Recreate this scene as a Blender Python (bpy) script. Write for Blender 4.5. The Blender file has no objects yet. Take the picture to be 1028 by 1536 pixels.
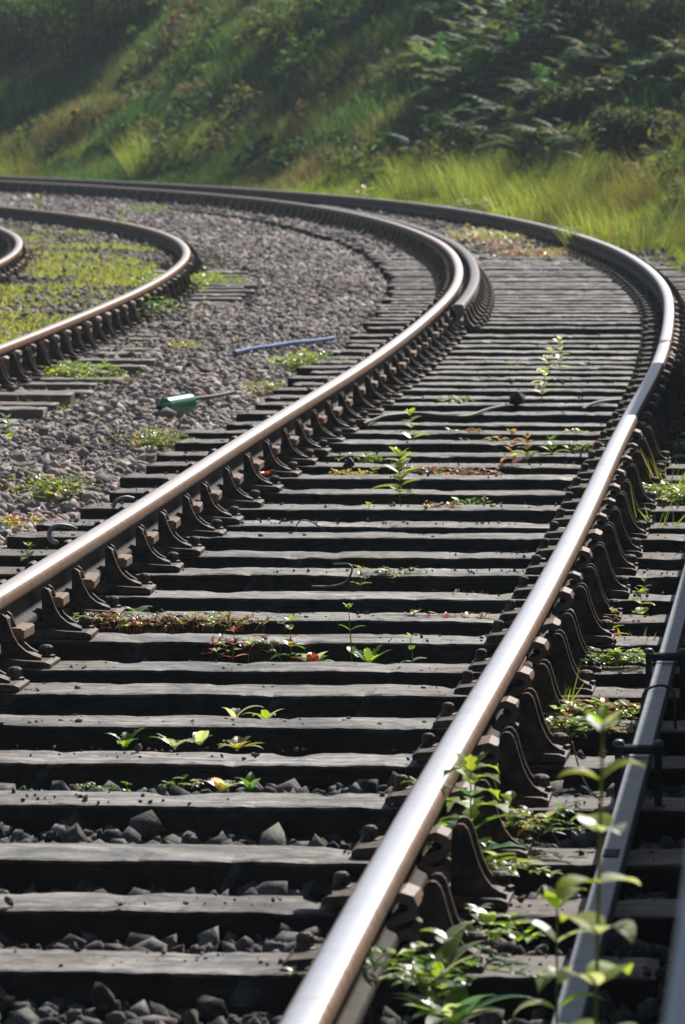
import bpy, math, random
import numpy as np
from mathutils import Vector, Matrix

random.seed(7)
rng = np.random.default_rng(11)
PI = math.pi
SC = bpy.context.scene
COL = SC.collection

# ------------------------------------------------------------------ survey of the place
F, YH, EYE = 9000.0, 140.0, 1.57            # focal length in px, horizon row, eye height
PITCH = math.atan((768 - YH) / F)
def g(px, py, z=0.0):
    """the point at height z that lies along the sight line surveyed at (px, py)"""
    x, y = px - 514, py - 768
    dz = -(y * math.cos(PITCH) + F * math.sin(PITCH)); dy = F * math.cos(PITCH) - y * math.sin(PITCH)
    t = (z - EYE) / dz
    return Vector((x * t, dy * t, z))
def scale_at(py, z=0.0):
    return F / g(514, py, z).y

class Track:
    def __init__(self, x0, y0, knots, th, ext, ds=0.25):
        knots = list(knots); th = list(th)
        slope = (th[-1] - th[-2]) / (knots[-1] - knots[-2])
        if ext:
            knots.append(knots[-1] + ext); th.append(th[-1] + slope * ext)
        s = np.arange(0, knots[-1], ds)
        h = np.interp(s, knots, th)
        h = np.convolve(np.pad(h, 4, mode='edge'), np.ones(9) / 9, 'valid')
        self.s, self.th, self.ds = s, h, ds
        self.x = x0 + np.r_[0, np.cumsum(np.sin(h[:-1]) * ds)]
        self.y = y0 + np.r_[0, np.cumsum(np.cos(h[:-1]) * ds)]
    def at(self, s, o=0.0, z=0.0):
        h = np.interp(s, self.s, self.th)
        return Vector((float(np.interp(s, self.s, self.x) + o * np.cos(h)), float(np.interp(s, self.s, self.y) - o * np.sin(h)), z)), float(h)
    def local(self, X, Y):
        """(s, signed offset) of many points"""
        X = np.asarray(X, float); Y = np.asarray(Y, float)
        S = np.empty(X.shape); O = np.empty(X.shape)
        for a in range(0, len(X), 20000):
            xs, ys = X[a:a + 20000], Y[a:a + 20000]
            d = (xs[:, None] - self.x[None, ::4]) ** 2 + (ys[:, None] - self.y[None, ::4]) ** 2
            i = np.argmin(d, 1) * 4
            dx, dy, h = xs - self.x[i], ys - self.y[i], self.th[i]
            S[a:a + 20000] = self.s[i] + dx * np.sin(h) + dy * np.cos(h)
            o = dx * np.cos(h) - dy * np.sin(h)
            O[a:a + 20000] = np.sign(o) * np.maximum(np.abs(o), np.sqrt(d[np.arange(len(xs)), i // 4]) * 0.999 * (np.abs(o) > 8))
        return S, O
    def s_of_y(self, y):
        i = int(np.argmax(self.y >= y)) if (self.y >= y).any() else len(self.y) - 1
        return float(self.s[i] - (self.y[i] - y) / max(0.05, math.cos(self.th[i])))

_h0 = 0.069
MAIN = Track(-1.034 - 5 * math.sin(_h0), 5.882 - 5 * math.cos(_h0),
             np.r_[0, np.array([0, 8, 16, 22, 28, 34, 40, 46, 52, 58, 64, 72, 80, 90, 100, 112.]) + 5],
             np.r_[_h0, 0.069, 0.083, 0.071, 0.079, 0.063, 0.052, 0.023, -0.001, -0.034, -0.06, -0.091, -0.156, -0.243, -0.331, -0.419, -0.507], 40)
SIDE = Track(-2.63 - 12 * math.sin(.054), 32.914 - 12 * math.cos(.054), np.r_[0, np.array([0, 8, 16, 24, 32, 40, 48, 60.]) + 12],
             [0.054, 0.054, 0.040, 0.003, -0.065, -0.151, -0.242, -0.334, -0.425], 35)
GAUGE = 0.7525

def sm(x, a, b):
    t = np.clip((x - a) / (b - a), 0, 1)
    return t * t * (3 - 2 * t)
def vnoise(x, y, f, seed):
    """cheap smooth value noise"""
    r = np.random.default_rng(seed).random((64, 64))
    u, v = np.asarray(x) * f + 500, np.asarray(y) * f + 500
    i, j = np.floor(u).astype(int), np.floor(v).astype(int)
    a, b = u - i, v - j
    a, b = a * a * (3 - 2 * a), b * b * (3 - 2 * b)
    q = lambda m, n: r[m % 64, n % 64]
    return (q(i, j) * (1 - a) + q(i + 1, j) * a) * (1 - b) + (q(i, j + 1) * (1 - a) + q(i + 1, j + 1) * a) * b
def bare_ends(Y, O2):
    """where the sleeper ends of the siding stand clear of the gravel"""
    return (O2 > .45) & (O2 < 1.5) & (((Y > 28.5) & (Y < 35.5)) | ((Y > 44.5) & (Y < 54)))
def ground_z(X, Y):
    X = np.asarray(X, float); Y = np.asarray(Y, float)
    S, O = MAIN.local(X, Y)
    S2, O2 = SIDE.local(X, Y)
    z = np.full(X.shape, -0.105)
    left = sm(-O, 1.25, 1.9)
    z += 0.085 * left
    z = np.where((np.abs(O2) < 1.6) & (O < -1.4), np.where(np.abs(O2) < .72, .012, np.maximum(z, -.02)), z)
    z = np.where(bare_ends(Y, O2), -.055, z)
    d = O - GAUGE                                   # metres beyond the outer rail
    bank = 0.10 * sm(d, .45, 1.0) + np.maximum(d - 1.2, 0) * 0.30 * sm(d, 1.2, 2.4) + np.maximum(d - 2.6, 0) * .36
    bank = np.where(bank > 8, 8 + (bank - 8) * .08, bank)
    bank = np.minimum(bank, 14)
    near = sm(Y, 30, 46)
    z += bank * near * (1 + .25 * (vnoise(X, Y, .25, 3) - .5))
    z += (vnoise(X, Y, .9, 5) - .5) * 0.03 * np.where(np.abs(O) < 1.5, .4, 1)
    z += ((vnoise(X, Y, .45, 6) - .5) * .7 + (vnoise(X, Y, 1.3, 12) - .5) * .25) * sm(d, 1.8, 3.2) * near
    return z
def gz(x, y):
    return float(ground_z(np.array([x]), np.array([y]))[0])
def on_ground(px, py):
    """where the sight line meets the built ground"""
    p = g(px, py, -0.05)
    for _ in range(14):
        z = gz(p.x, p.y); q = g(px, py, min(z, 1.4))
        p = p.lerp(q, .6)
    p.z = gz(p.x, p.y)
    return p
def on_bank(px, py):
    """march along the sight line until it enters the bank"""
    x, y = px - 514, py - 768
    dz = -(y * math.cos(PITCH) + F * math.sin(PITCH)) / F; dy = (F * math.cos(PITCH) - y * math.sin(PITCH)) / F; dx = x / F
    t = np.arange(30, 150, .25)
    hit = ground_z(dx * t, dy * t) >= EYE + dz * t
    k = t[int(np.argmax(hit))] if hit.any() else 110.
    return Vector((dx * k, dy * k, gz(dx * k, dy * k)))

# ------------------------------------------------------------------ materials
def mat(name):
    m = bpy.data.materials.new(name); m.use_nodes = True
    nt = m.node_tree; nt.nodes.clear()
    return m, nt
class N:
    def __init__(s, nt): s.nt = nt
    def add(s, t, **k):
        n = s.nt.nodes.new(t)
        for a, v in k.items():
            if a.startswith('i_'):
                key = a[2:].replace('_', ' ')
                n.inputs[key].default_value = v
            else: setattr(n, a, v)
        return n
    def link(s, a, b): s.nt.links.new(a, b)
    def ramp(s, fac, stops, interp='LINEAR'):
        n = s.nt.nodes.new('ShaderNodeValToRGB'); e = n.color_ramp.elements
        n.color_ramp.interpolation = interp
        while len(e) < len(stops): e.new(0.5)
        for q, (p, c) in zip(e, stops): q.position = p; q.color = (*c, 1) if len(c) == 3 else c
        s.link(fac, n.inputs['Fac']); return n.outputs['Color']
    def mix(s, a, b, fac, mode='MIX'):
        n = s.nt.nodes.new('ShaderNodeMix'); n.data_type = 'RGBA'; n.blend_type = mode
        for v, k in ((fac, 0), (a, 6), (b, 7)):
            if hasattr(v, 'links'): s.link(v, n.inputs[k])
            elif k == 0: n.inputs[0].default_value = v
            else: n.inputs[k].default_value = (*v, 1)
        return n.outputs[2]
    def noise(s, co, scale, detail=4, rough=.55, dist=0):
        n = s.add('ShaderNodeTexNoise'); n.inputs['Scale'].default_value = scale
        n.inputs['Detail'].default_value = detail; n.inputs['Roughness'].default_value = rough; n.inputs['Distortion'].default_value = dist
        if co is not None: s.link(co, n.inputs['Vector'])
        return n.outputs['Fac']
    def bump(s, h, strength, dist, normal=None):
        n = s.add('ShaderNodeBump'); n.inputs['Strength'].default_value = strength; n.inputs['Distance'].default_value = dist
        s.link(h, n.inputs['Height'])
        if normal is not None: s.link(normal, n.inputs['Normal'])
        return n.outputs['Normal']
    def out(s, sh):
        o = s.add('ShaderNodeOutputMaterial'); s.link(sh, o.inputs['Surface'])
    def objco(s, rand=True, scale=(1, 1, 1)):
        t = s.add('ShaderNodeTexCoord'); m = s.add('ShaderNodeMapping')
        m.inputs['Scale'].default_value = scale
        if rand:
            i = s.add('ShaderNodeObjectInfo'); v = s.add('ShaderNodeVectorMath', operation='SCALE'); c = s.add('ShaderNodeCombineXYZ')
            for k in range(3): s.link(i.outputs['Random'], c.inputs[k])
            s.link(c.outputs[0], v.inputs[0]); v.inputs['Scale'].default_value = 37.
            a = s.add('ShaderNodeVectorMath', operation='ADD'); s.link(t.outputs['Object'], a.inputs[0]); s.link(v.outputs[0], a.inputs[1])
            s.link(a.outputs[0], m.inputs['Vector'])
        else: s.link(t.outputs['Object'], m.inputs['Vector'])
        return m.outputs['Vector']

def principled(n, color, rough, metal=0., normal=None, spec=.5):
    b = n.add('ShaderNodeBsdfPrincipled')
    for v, k in ((color, 'Base Color'), (rough, 'Roughness'), (metal, 'Metallic'), (spec, 'Specular IOR Level')):
        if hasattr(v, 'links'): n.link(v, b.inputs[k])
        else: b.inputs[k].default_value = (*v, 1) if isinstance(v, tuple) else v
    if normal is not None: n.link(normal, b.inputs['Normal'])
    return b.outputs[0]

def m_timber(name, top, dark, warm):
    m, nt = mat(name); n = N(nt)
    co = n.objco(True, (1, 1, 1))
    grain = n.objco(True, (3.2, 17, 14))
    g1 = n.noise(grain, 1.7, 8, .74, .5)
    g2 = n.noise(n.objco(True, (1.1, 17, 14)), 1.5, 6, .7, .4)
    big = n.noise(co, 3.2, 5, .62)
    c = n.ramp(g1, [(.36, tuple(v * .12 for v in top)), (.46, tuple(v * .6 for v in top)), (.62, tuple(v * 1.35 for v in top))])
    c = n.mix(c, warm, n.ramp(big, [(.46, (0, 0, 0)), (.66, (.75, .75, .75))]))
    c = n.mix(c, dark, n.ramp(n.noise(co, 2.6, 7, .72, .8), [(.49, (0, 0, 0)), (.63, (.88, .88, .88))]))
    c = n.mix(c, (.006, .006, .006), n.ramp(g2, [(.37, (1, 1, 1)), (.425, (0, 0, 0))]))
    c = n.mix(c, n.ramp(n.noise(n.objco(True, (5, 11, 8)), 2.2, 9, .78, .3), [(.36, (.22, .21, .20)), (.47, (.75, .74, .73)), (.60, (1.15, 1.15, 1.15))]), 1.0, 'MULTIPLY')
    oi = n.add('ShaderNodeObjectInfo')
    c = n.mix(c, n.mix((.62, .58, .54), (1.0, 1.0, 1.0), oi.outputs['Random']), 1.0, 'MULTIPLY')
    # rust and oil creep over the timber from under the rails
    tc = n.add('ShaderNodeTexCoord'); sp = n.add('ShaderNodeSeparateXYZ'); n.link(tc.outputs['Object'], sp.inputs[0])
    ab = n.add('ShaderNodeMath', operation='ABSOLUTE'); n.link(sp.outputs['X'], ab.inputs[0])
    ad = n.add('ShaderNodeMath', operation='MULTIPLY_ADD'); n.link(n.noise(co, 7, 5, .7), ad.inputs[0]); ad.inputs[1].default_value = .7; n.link(ab.outputs[0], ad.inputs[2])
    c = n.mix(c, (.105, .068, .048), n.ramp(ad.outputs[0], [(.93, (0, 0, 0)), (1.12, (.7, .7, .7))]))
    # weathered top stays pale; flanks go near black, their shade put into the colour
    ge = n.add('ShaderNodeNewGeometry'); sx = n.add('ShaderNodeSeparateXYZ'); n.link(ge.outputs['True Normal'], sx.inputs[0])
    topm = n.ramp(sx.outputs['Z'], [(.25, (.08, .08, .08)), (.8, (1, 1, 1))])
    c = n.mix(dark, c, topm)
    nb = n.bump(g1, .9, .010); nb = n.bump(g2, .8, .010, nb); nb = n.bump(n.noise(co, 9, 4), .3, .01, nb)
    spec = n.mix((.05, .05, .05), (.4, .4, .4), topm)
    n.out(principled(n, c, n.ramp(big, [(.3, (.42,) * 3), (.7, (.68,) * 3)]), 0, nb, spec))
    return m
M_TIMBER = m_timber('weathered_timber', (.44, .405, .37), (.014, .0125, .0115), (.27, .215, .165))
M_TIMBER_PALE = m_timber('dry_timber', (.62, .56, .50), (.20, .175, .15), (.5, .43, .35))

def m_iron(name, base, rust, amt, rough=.62):
    m, nt = mat(name); n = N(nt); co = n.objco(True)
    a = n.noise(co, 22, 6, .65); b = n.noise(co, 160, 3, .6)
    c = n.mix(base, rust, n.ramp(a, [(.5 - amt, (0, 0, 0)), (.78 - amt, (1, 1, 1))]))
    c = n.mix(c, (.012, .009, .008), n.ramp(b, [(.3, (.7,) * 3), (.5, (0, 0, 0))]))
    nb = n.bump(b, .35, .002); nb = n.bump(a, .3, .004, nb)
    n.out(principled(n, c, rough, 0, nb, .3)); return m
M_CHAIR = m_iron('sooty_cast_iron', (.03, .022, .018), (.19, .12, .078), .11, .62)
M_KEYSTEEL = m_iron('rusty_spring_steel', (.20, .15, .12), (.34, .22, .15), .12, .5)
M_KEYWOOD = m_iron('rusty_brown_key', (.23, .15, .10), (.36, .24, .165), .14, .7)
M_RUST = m_iron('rusty_rail_side', (.20, .115, .068), (.33, .205, .13), .12, .58)
M_RUST_RED = m_iron('red_rust', (.20, .085, .045), (.33, .16, .09), .15, .7)
M_DARKSTEEL = m_iron('dark_web_steel', (.035, .026, .022), (.10, .06, .042), .05, .65)
M_BLACKIRON = m_iron('black_iron', (.02, .02, .021), (.05, .045, .04), .0, .5)

def m_polished(name, c1, c2, rough, metal):
    m, nt = mat(name); n = N(nt)
    co = n.objco(False, (1, 1, 1)); a = n.noise(co, 45, 5, .6); b = n.noise(co, 6, 4, .6)
    c = n.mix(c1, c2, n.ramp(a, [(.40, (0, 0, 0)), (.8, (.7, .7, .7))]))
    c = n.mix(c, (.30, .20, .14), n.ramp(b, [(.58, (0, 0, 0)), (.78, (.35, .35, .35))]))
    n.out(principled(n, c, n.ramp(a, [(.3, (rough - .05,) * 3), (.7, (rough + .09,) * 3)]), metal, n.bump(n.noise(co, 300, 2), .06, .001), .5)); return m
M_POLISH = m_polished('polished_rail_top', (.66, .65, .69), (.52, .49, .49), .38, .8)
M_POLISH_WARM = m_polished('browned_rail_top', (.56, .53, .54), (.42, .33, .27), .42, .7)
M_POLISH_DULL = m_polished('dull_rail_top', (.44, .40, .38), (.36, .25, .19), .46, .6)

def m_head(name, c1, c2, r1, r2, rough):
    m, nt = mat(name); n = N(nt); co = n.objco(False)
    a = n.noise(co, 22, 6, .65); b = n.noise(co, 160, 3, .6); st = n.noise(co, 5, 4, .6)
    top = n.mix(c1, c2, n.ramp(n.noise(co, 45, 5, .6), [(.4, (0, 0, 0)), (.8, (.7, .7, .7))]))
    side = n.mix(r1, r2, n.ramp(a, [(.38, (0, 0, 0)), (.66, (1, 1, 1))]))
    side = n.mix(side, (.03, .02, .015), n.ramp(b, [(.32, (.8,) * 3), (.48, (0, 0, 0))]))
    top = n.mix(top, r1, n.ramp(st, [(.56, (0, 0, 0)), (.75, (.3,) * 3)]))
    ge = n.add('ShaderNodeNewGeometry'); sx = n.add('ShaderNodeSeparateXYZ'); n.link(ge.outputs['Normal'], sx.inputs[0])
    ad = n.add('ShaderNodeMath', operation='MULTIPLY_ADD'); n.link(a, ad.inputs[0]); ad.inputs[1].default_value = .10; n.link(sx.outputs['Z'], ad.inputs[2])
    k = n.ramp(ad.outputs[0], [(.86, (0, 0, 0)), (.985, (1, 1, 1))])
    p1 = principled(n, top, rough, .78, n.bump(n.noise(co, 260, 2), .08, .001), .5)
    p2 = principled(n, side, .6, 0, n.bump(b, .4, .002), .3)
    ms = n.add('ShaderNodeMixShader'); n.link(k, ms.inputs[0]); n.link(p2, ms.inputs[1]); n.link(p1, ms.inputs[2]); n.out(ms.outputs[0]); return m
M_HEAD = m_head('worn_bright_rail_head', (.64, .64, .69), (.52, .50, .52), (.19, .11, .065), (.32, .20, .13), .37)
M_HEAD_WARM = m_head('browned_rail_head', (.48, .44, .44), (.38, .28, .22), (.19, .11, .065), (.32, .20, .13), .5)
M_HEAD_RED = m_head('rusty_rail_head', (.44, .40, .38), (.36, .25, .19), (.20, .085, .045), (.32, .16, .09), .46)
M_CHECK = m_iron('worn_check_rail', (.30, .28, .265), (.17, .13, .11), .06, .5)
m, nt = mat('galvanised_rodding'); n = N(nt); co = n.objco(False)
a = n.noise(co, 30, 6, .65); b = n.noise(n.objco(False, (1, 14, 1)), 22, 4, .6)
c = n.mix((.11, .118, .13), (.21, .225, .25), n.ramp(a, [(.35, (0, 0, 0)), (.7, (1, 1, 1))]))
c = n.mix(c, (.10, .10, .10), n.ramp(b, [(.55, (0, 0, 0)), (.75, (.6, .6, .6))]))
n.out(principled(n, c, .5, .5, n.bump(a, .2, .003))); M_ROD = m

def m_plain(name, c1, c2, rough, metal=0., sc=20, spec=.5):
    m, nt = mat(name); n = N(nt); co = n.objco(True); a = n.noise(co, sc, 5, .6)
    n.out(principled(n, n.mix(c1, c2, n.ramp(a, [(.35, (0, 0, 0)), (.7, (1, 1, 1))])), rough, metal, n.bump(a, .15, .003), spec)); return m
M_GREEN = m_plain('green_painted_pipe', (.10, .34, .20), (.14, .42, .27), .35, 0, 12)
M_BLUE = m_plain('blue_hose', (.02, .07, .25), (.05, .13, .34), .5, 0, 14)
M_CABLE = m_plain('black_cable', (.02, .02, .02), (.05, .045, .04), .55, 0, 30)
M_WIRE = m_plain('grey_wire', (.22, .20, .18), (.32, .30, .28), .5, .3, 40)
M_WIRE_DARK = m_plain('dark_wire', (.06, .055, .05), (.12, .11, .1), .5, .3, 40)
M_LEVER = m_plain('pale_lever_paint', (.78, .78, .80), (.84, .84, .86), .45, 0, 8)
M_STONEWORK = m_plain('shade_platform_stone', (.22, .21, .20), (.34, .32, .29), .85, 0, 3)
M_COAL = m_plain('black_coal', (.012, .012, .013), (.03, .03, .03), .45, 0, 30)
M_BARK = m_plain('bark', (.05, .04, .03), (.11, .09, .07), .9, 0, 9)

def m_attr(name, rough, transl, spec=.3, gain=1.0):
    """plant matter coloured leaf by leaf through the mesh's own colour attribute; lets light through"""
    m, nt = mat(name); n = N(nt)
    at = n.add('ShaderNodeAttribute', attribute_name='tint')
    p = principled(n, at.outputs['Color'], rough, 0, None, spec)
    if transl:
        tr = n.add('ShaderNodeBsdfTranslucent'); n.link(n.mix(at.outputs['Color'], (1.0, 1.0, .45), 1.0, 'MULTIPLY'), tr.inputs['Color'])
        bright = n.add('ShaderNodeHueSaturation'); bright.inputs['Value'].default_value = gain; n.link(at.outputs['Color'], bright.inputs['Color'])
        mu = n.mix(bright.outputs[0], (1.0, 1.0, .5), 1.0, 'MULTIPLY'); n.link(mu, tr.inputs['Color'])
        ms = n.add('ShaderNodeMixShader'); ms.inputs[0].default_value = transl
        n.link(p, ms.inputs[1]); n.link(tr.outputs[0], ms.inputs[2]); n.out(ms.outputs[0])
    else: n.out(p)
    return m
M_LEAF = m_attr('weed_leaf', .34, .5, .6, 2.0)
M_GRASS = m_attr('grass_blade', .55, .5, .3, 1.6)
M_FERN = m_attr('fern_frond', .55, .5, .3, 1.5)
M_BUSHLEAF = m_attr('bush_leaf', .65, .45, .15, 1.4)

m, nt = mat('gravel_stone'); n = N(nt)
at = n.add('ShaderNodeAttribute', attribute_name='tint'); co = n.objco(False)
a = n.noise(co, 60, 4, .65)
c = n.mix(at.outputs['Color'], (.5, .48, .46), n.ramp(a, [(.5, (0, 0, 0)), (.8, (.35,) * 3)]))
n.out(principled(n, c, .8, 0, n.bump(a, .5, .008), .2)); M_STONE = m

m, nt = mat('ground_soil'); n = N(nt); co = n.objco(False)
at = n.add('ShaderNodeAttribute', attribute_name='tint')
a = n.noise(co, 1.3, 8, .65); b = n.noise(co, 26, 5, .7)
c = n.mix(at.outputs['Color'], (.02, .02, .015), n.ramp(b, [(.35, (.8,) * 3), (.6, (0, 0, 0))]))
c = n.mix(c, (.10, .10, .045), n.ramp(a, [(.5, (0, 0, 0)), (.8, (.3,) * 3)]))
n.out(principled(n, c, .9, 0, n.bump(b, .6, .03), .3)); M_SOIL = m

# ------------------------------------------------------------------ mesh helpers
class MB:
    def __init__(s): s.v, s.f, s.mi, s.c = [], [], [], []
    def face(s, idx, mi=0): s.f.append(tuple(idx)); s.mi.append(mi)
    def verts(s, pts, c=None):
        k = len(s.v); s.v += [tuple(p) for p in pts]
        s.c += [c or (1, 1, 1)] * len(pts); return k
    def extrude(s, prof, v0, v1, mi=0, taper=0.0):
        """profile (u, z) extruded along local y from v0 to v1"""
        k = s.verts([(u, v0, z) for u, z in prof]); j = s.verts([(u, v1, z) for u, z in prof]); L = len(prof)
        for i in range(L): s.face((k + i, k + (i + 1) % L, j + (i + 1) % L, j + i), mi)
        s.face([k + i for i in reversed(range(L))], mi); s.face([j + i for i in range(L)], mi)
    def box(s, c, d, rot=None, mi=0, bev=0.004):
        """a box with its eight corners cut back"""
        R = rot or Matrix.Identity(3); hx, hy, hz = [q / 2 for q in d]; b = min(bev, hx * .6, hy * .6, hz * .6)
        rings = [(-hz, b), (-hz + b, 0), (hz - b, 0), (hz, b)]; k0 = None; prev = None
        for z, ins in rings:
            X, Y = hx - ins, hy - ins
            pts = [(-X + b, -Y), (X - b, -Y), (X, -Y + b), (X, Y - b), (X - b, Y), (-X + b, Y), (-X, Y - b), (-X, -Y + b)]
            k = s.verts([Vector(c) + R @ Vector((x, y, z)) for x, y in pts])
            if prev is None: s.face([k + i for i in reversed(range(8))], mi)
            else:
                for i in range(8): s.face((prev + i, prev + (i + 1) % 8, k + (i + 1) % 8, k + i), mi)
            prev = k
        s.face([prev + i for i in range(8)], mi)
    def tube(s, pts, r, seg=8, mi=0, c=None, r1=None, cap=True):
        pts = [Vector(p) for p in pts]; prev = None; L = len(pts)
        for i, p in enumerate(pts):
            t = (pts[min(i + 1, L - 1)] - pts[max(i - 1, 0)]).normalized()
            a = t.cross(Vector((0, 0, 1)));
            if a.length < .05: a = t.cross(Vector((1, 0, 0)))
            a.normalize(); b = t.cross(a)
            rr = r if r1 is None else r + (r1 - r) * i / max(1, L - 1)
            k = s.verts([p + (a * math.cos(2 * PI * q / seg) + b * math.sin(2 * PI * q / seg)) * rr for q in range(seg)], c)
            if prev is not None:
                for q in range(seg): s.face((prev + q, prev + (q + 1) % seg, k + (q + 1) % seg, k + q), mi)
            elif cap: s.face([k + q for q in reversed(range(seg))], mi)
            prev = k
        if cap: s.face([prev + q for q in range(seg)], mi)
    def lathe(s, c, prof, seg=12, mi=0):
        prev = None
        for r, z in prof:
            k = s.verts([(c[0] + r * math.cos(2 * PI * q / seg), c[1] + r * math.sin(2 * PI * q / seg), c[2] + z) for q in range(seg)])
            if prev is not None:
                for q in range(seg): s.face((prev + q, prev + (q + 1) % seg, k + (q + 1) % seg, k + q), mi)
            prev = k
        s.face([prev + q for q in range(seg)], mi)
    def leaf(s, base, d, up, L, W, c, droop=.4, shape='oval', nseg=6, fold=.25, cup=0.):
        """one leaf blade: midrib plus two halves, bent by droop"""
        base = Vector(base); d = Vector(d).normalized(); side = d.cross(Vector(up))
        if side.length < .05: side = d.cross(Vector((1, 0, 0)))
        side.normalize(); nrm = side.cross(d).normalized()
        if shape == 'round': wf = lambda t: math.sqrt(max(0, 1 - (2 * t - 1) ** 2)) * 1.0
        elif shape == 'blade': wf = lambda t: (1 - t) ** .7 if t > .15 else .8 + t
        elif shape == 'lobed': wf = lambda t: (.35 + .65 * math.sin(PI * min(1, t * .95 + .05)) ) * (1 if int(t * nseg) % 2 else .42) * (1 - .55 * max(0, t - .75) * 4 * .6)
        else: wf = lambda t: math.sin(PI * t ** .75) ** .9 if 0 < t < 1 else 0
        p = base.copy(); ang = 0.; k0 = None; step = L / nseg
        dark = tuple(q * .82 for q in c)
        for i in range(nseg + 1):
            t = i / nseg; w = max(.02, wf(t)) * W / 2 if i < nseg else W * .02
            dd = d * math.cos(ang) - nrm * math.sin(ang); nn = nrm * math.cos(ang) + d * math.sin(ang)
            k = s.verts([p - side * w + nn * w * fold, p, p + side * w + nn * w * fold], c); s.c[k + 1] = dark
            if k0 is not None:
                s.face((k0, k0 + 1, k + 1, k)); s.face((k0 + 1, k0 + 2, k + 2, k + 1))
            k0 = k; p = p + dd * step; ang += droop / nseg * (.5 + t)
    def build(s, name, mats, parent=None, smooth=False, loc=None, attr=False):
        me = bpy.data.meshes.new(name); me.from_pydata(s.v, [], s.f)
        for q in (mats if isinstance(mats, (list, tuple)) else [mats]): me.materials.append(q)
        if any(s.mi): me.polygons.foreach_set('material_index', s.mi)
        if smooth: me.polygons.foreach_set('use_smooth', [True] * len(s.f))
        if attr:
            a = me.color_attributes.new('tint', 'FLOAT_COLOR', 'POINT')
            a.data.foreach_set('color', np.c_[np.array(s.c, float), np.ones(len(s.c))].ravel())
        me.update()
        o = bpy.data.objects.new(name, me); COL.objects.link(o)
        if parent is not None: o.parent = parent
        if loc is not None: o.location = loc
        return o
def np_mesh(name, V, Fc, C, m, smooth=False):
    """big mesh from arrays; faces all of one size"""
    me = bpy.data.meshes.new(name); k = Fc.shape[1]
    me.vertices.add(len(V)); me.vertices.foreach_set('co', V.astype(np.float32).ravel())
    me.loops.add(Fc.size); me.loops.foreach_set('vertex_index', Fc.astype(np.int32).ravel())
    me.polygons.add(len(Fc)); me.polygons.foreach_set('loop_start', np.arange(0, Fc.size, k, dtype=np.int32))
    me.polygons.foreach_set('loop_total', np.full(len(Fc), k, np.int32))
    if smooth: me.polygons.foreach_set('use_smooth', np.ones(len(Fc), bool))
    me.update(calc_edges=True)
    a = me.color_attributes.new('tint', 'FLOAT_COLOR', 'POINT')
    a.data.foreach_set('color', np.c_[C, np.ones(len(C))].astype(np.float32).ravel())
    me.materials.append(m)
    o = bpy.data.objects.new(name, me); COL.objects.link(o); return o
def tag(o, label=None, cat=None, group=None, kind=None):
    if label: o['label'] = label
    if cat: o['category'] = cat
    if group: o['group'] = group
    if kind: o['kind'] = kind
    return o
def empty(name, loc, rz=0.):
    o = bpy.data.objects.new(name, None); o.empty_display_size = .1; o.location = loc; o.rotation_euler = (0, 0, rz); COL.objects.link(o); return o
def dup(o, parent=None):
    c = o.copy(); COL.objects.link(c)
    if parent is not None: c.parent = parent
    for ch in list(o.children): dup(ch, c)
    return c

# ------------------------------------------------------------------ ground
ax = np.unique(np.r_[-1600, -800, -400, -200, -120, -80, -60, -45, np.arange(-34, 24, .35), 26, 30, 36, 45, 60, 80, 120, 200, 400, 800, 1600])
ay = np.unique(np.r_[-800, -300, -100, -40, -15, 0, np.arange(3, 135, .4), 138, 145, 155, 170, 200, 260, 400, 800, 1600])
GX, GY = np.meshgrid(ax, ay); gx, gy = GX.ravel(), GY.ravel()
gzv = ground_z(gx, gy)
nx, ny = len(ax), len(ay)
ii, jj = np.meshgrid(np.arange(nx - 1), np.arange(ny - 1)); b0 = (jj * nx + ii).ravel()
S_, O_ = MAIN.local(gx, gy); S2_, O2_ = SIDE.local(gx, gy)
gc = np.tile(np.array([.16, .145, .14]), (len(gx), 1))
gc[np.abs(O_) < 1.5] = (.035, .032, .03)
gc[(O_ > 1.35)] = (.05, .046, .036)
gc[O_ > 2.4] = (.035, .048, .018)
ground = np_mesh('ground', np.c_[gx, gy, gzv], np.c_[b0, b0 + 1, b0 + 1 + nx, b0 + nx], gc, M_SOIL, True)
tag(ground, 'stony ground beneath the tracks rising into the bank', kind='structure')

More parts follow.
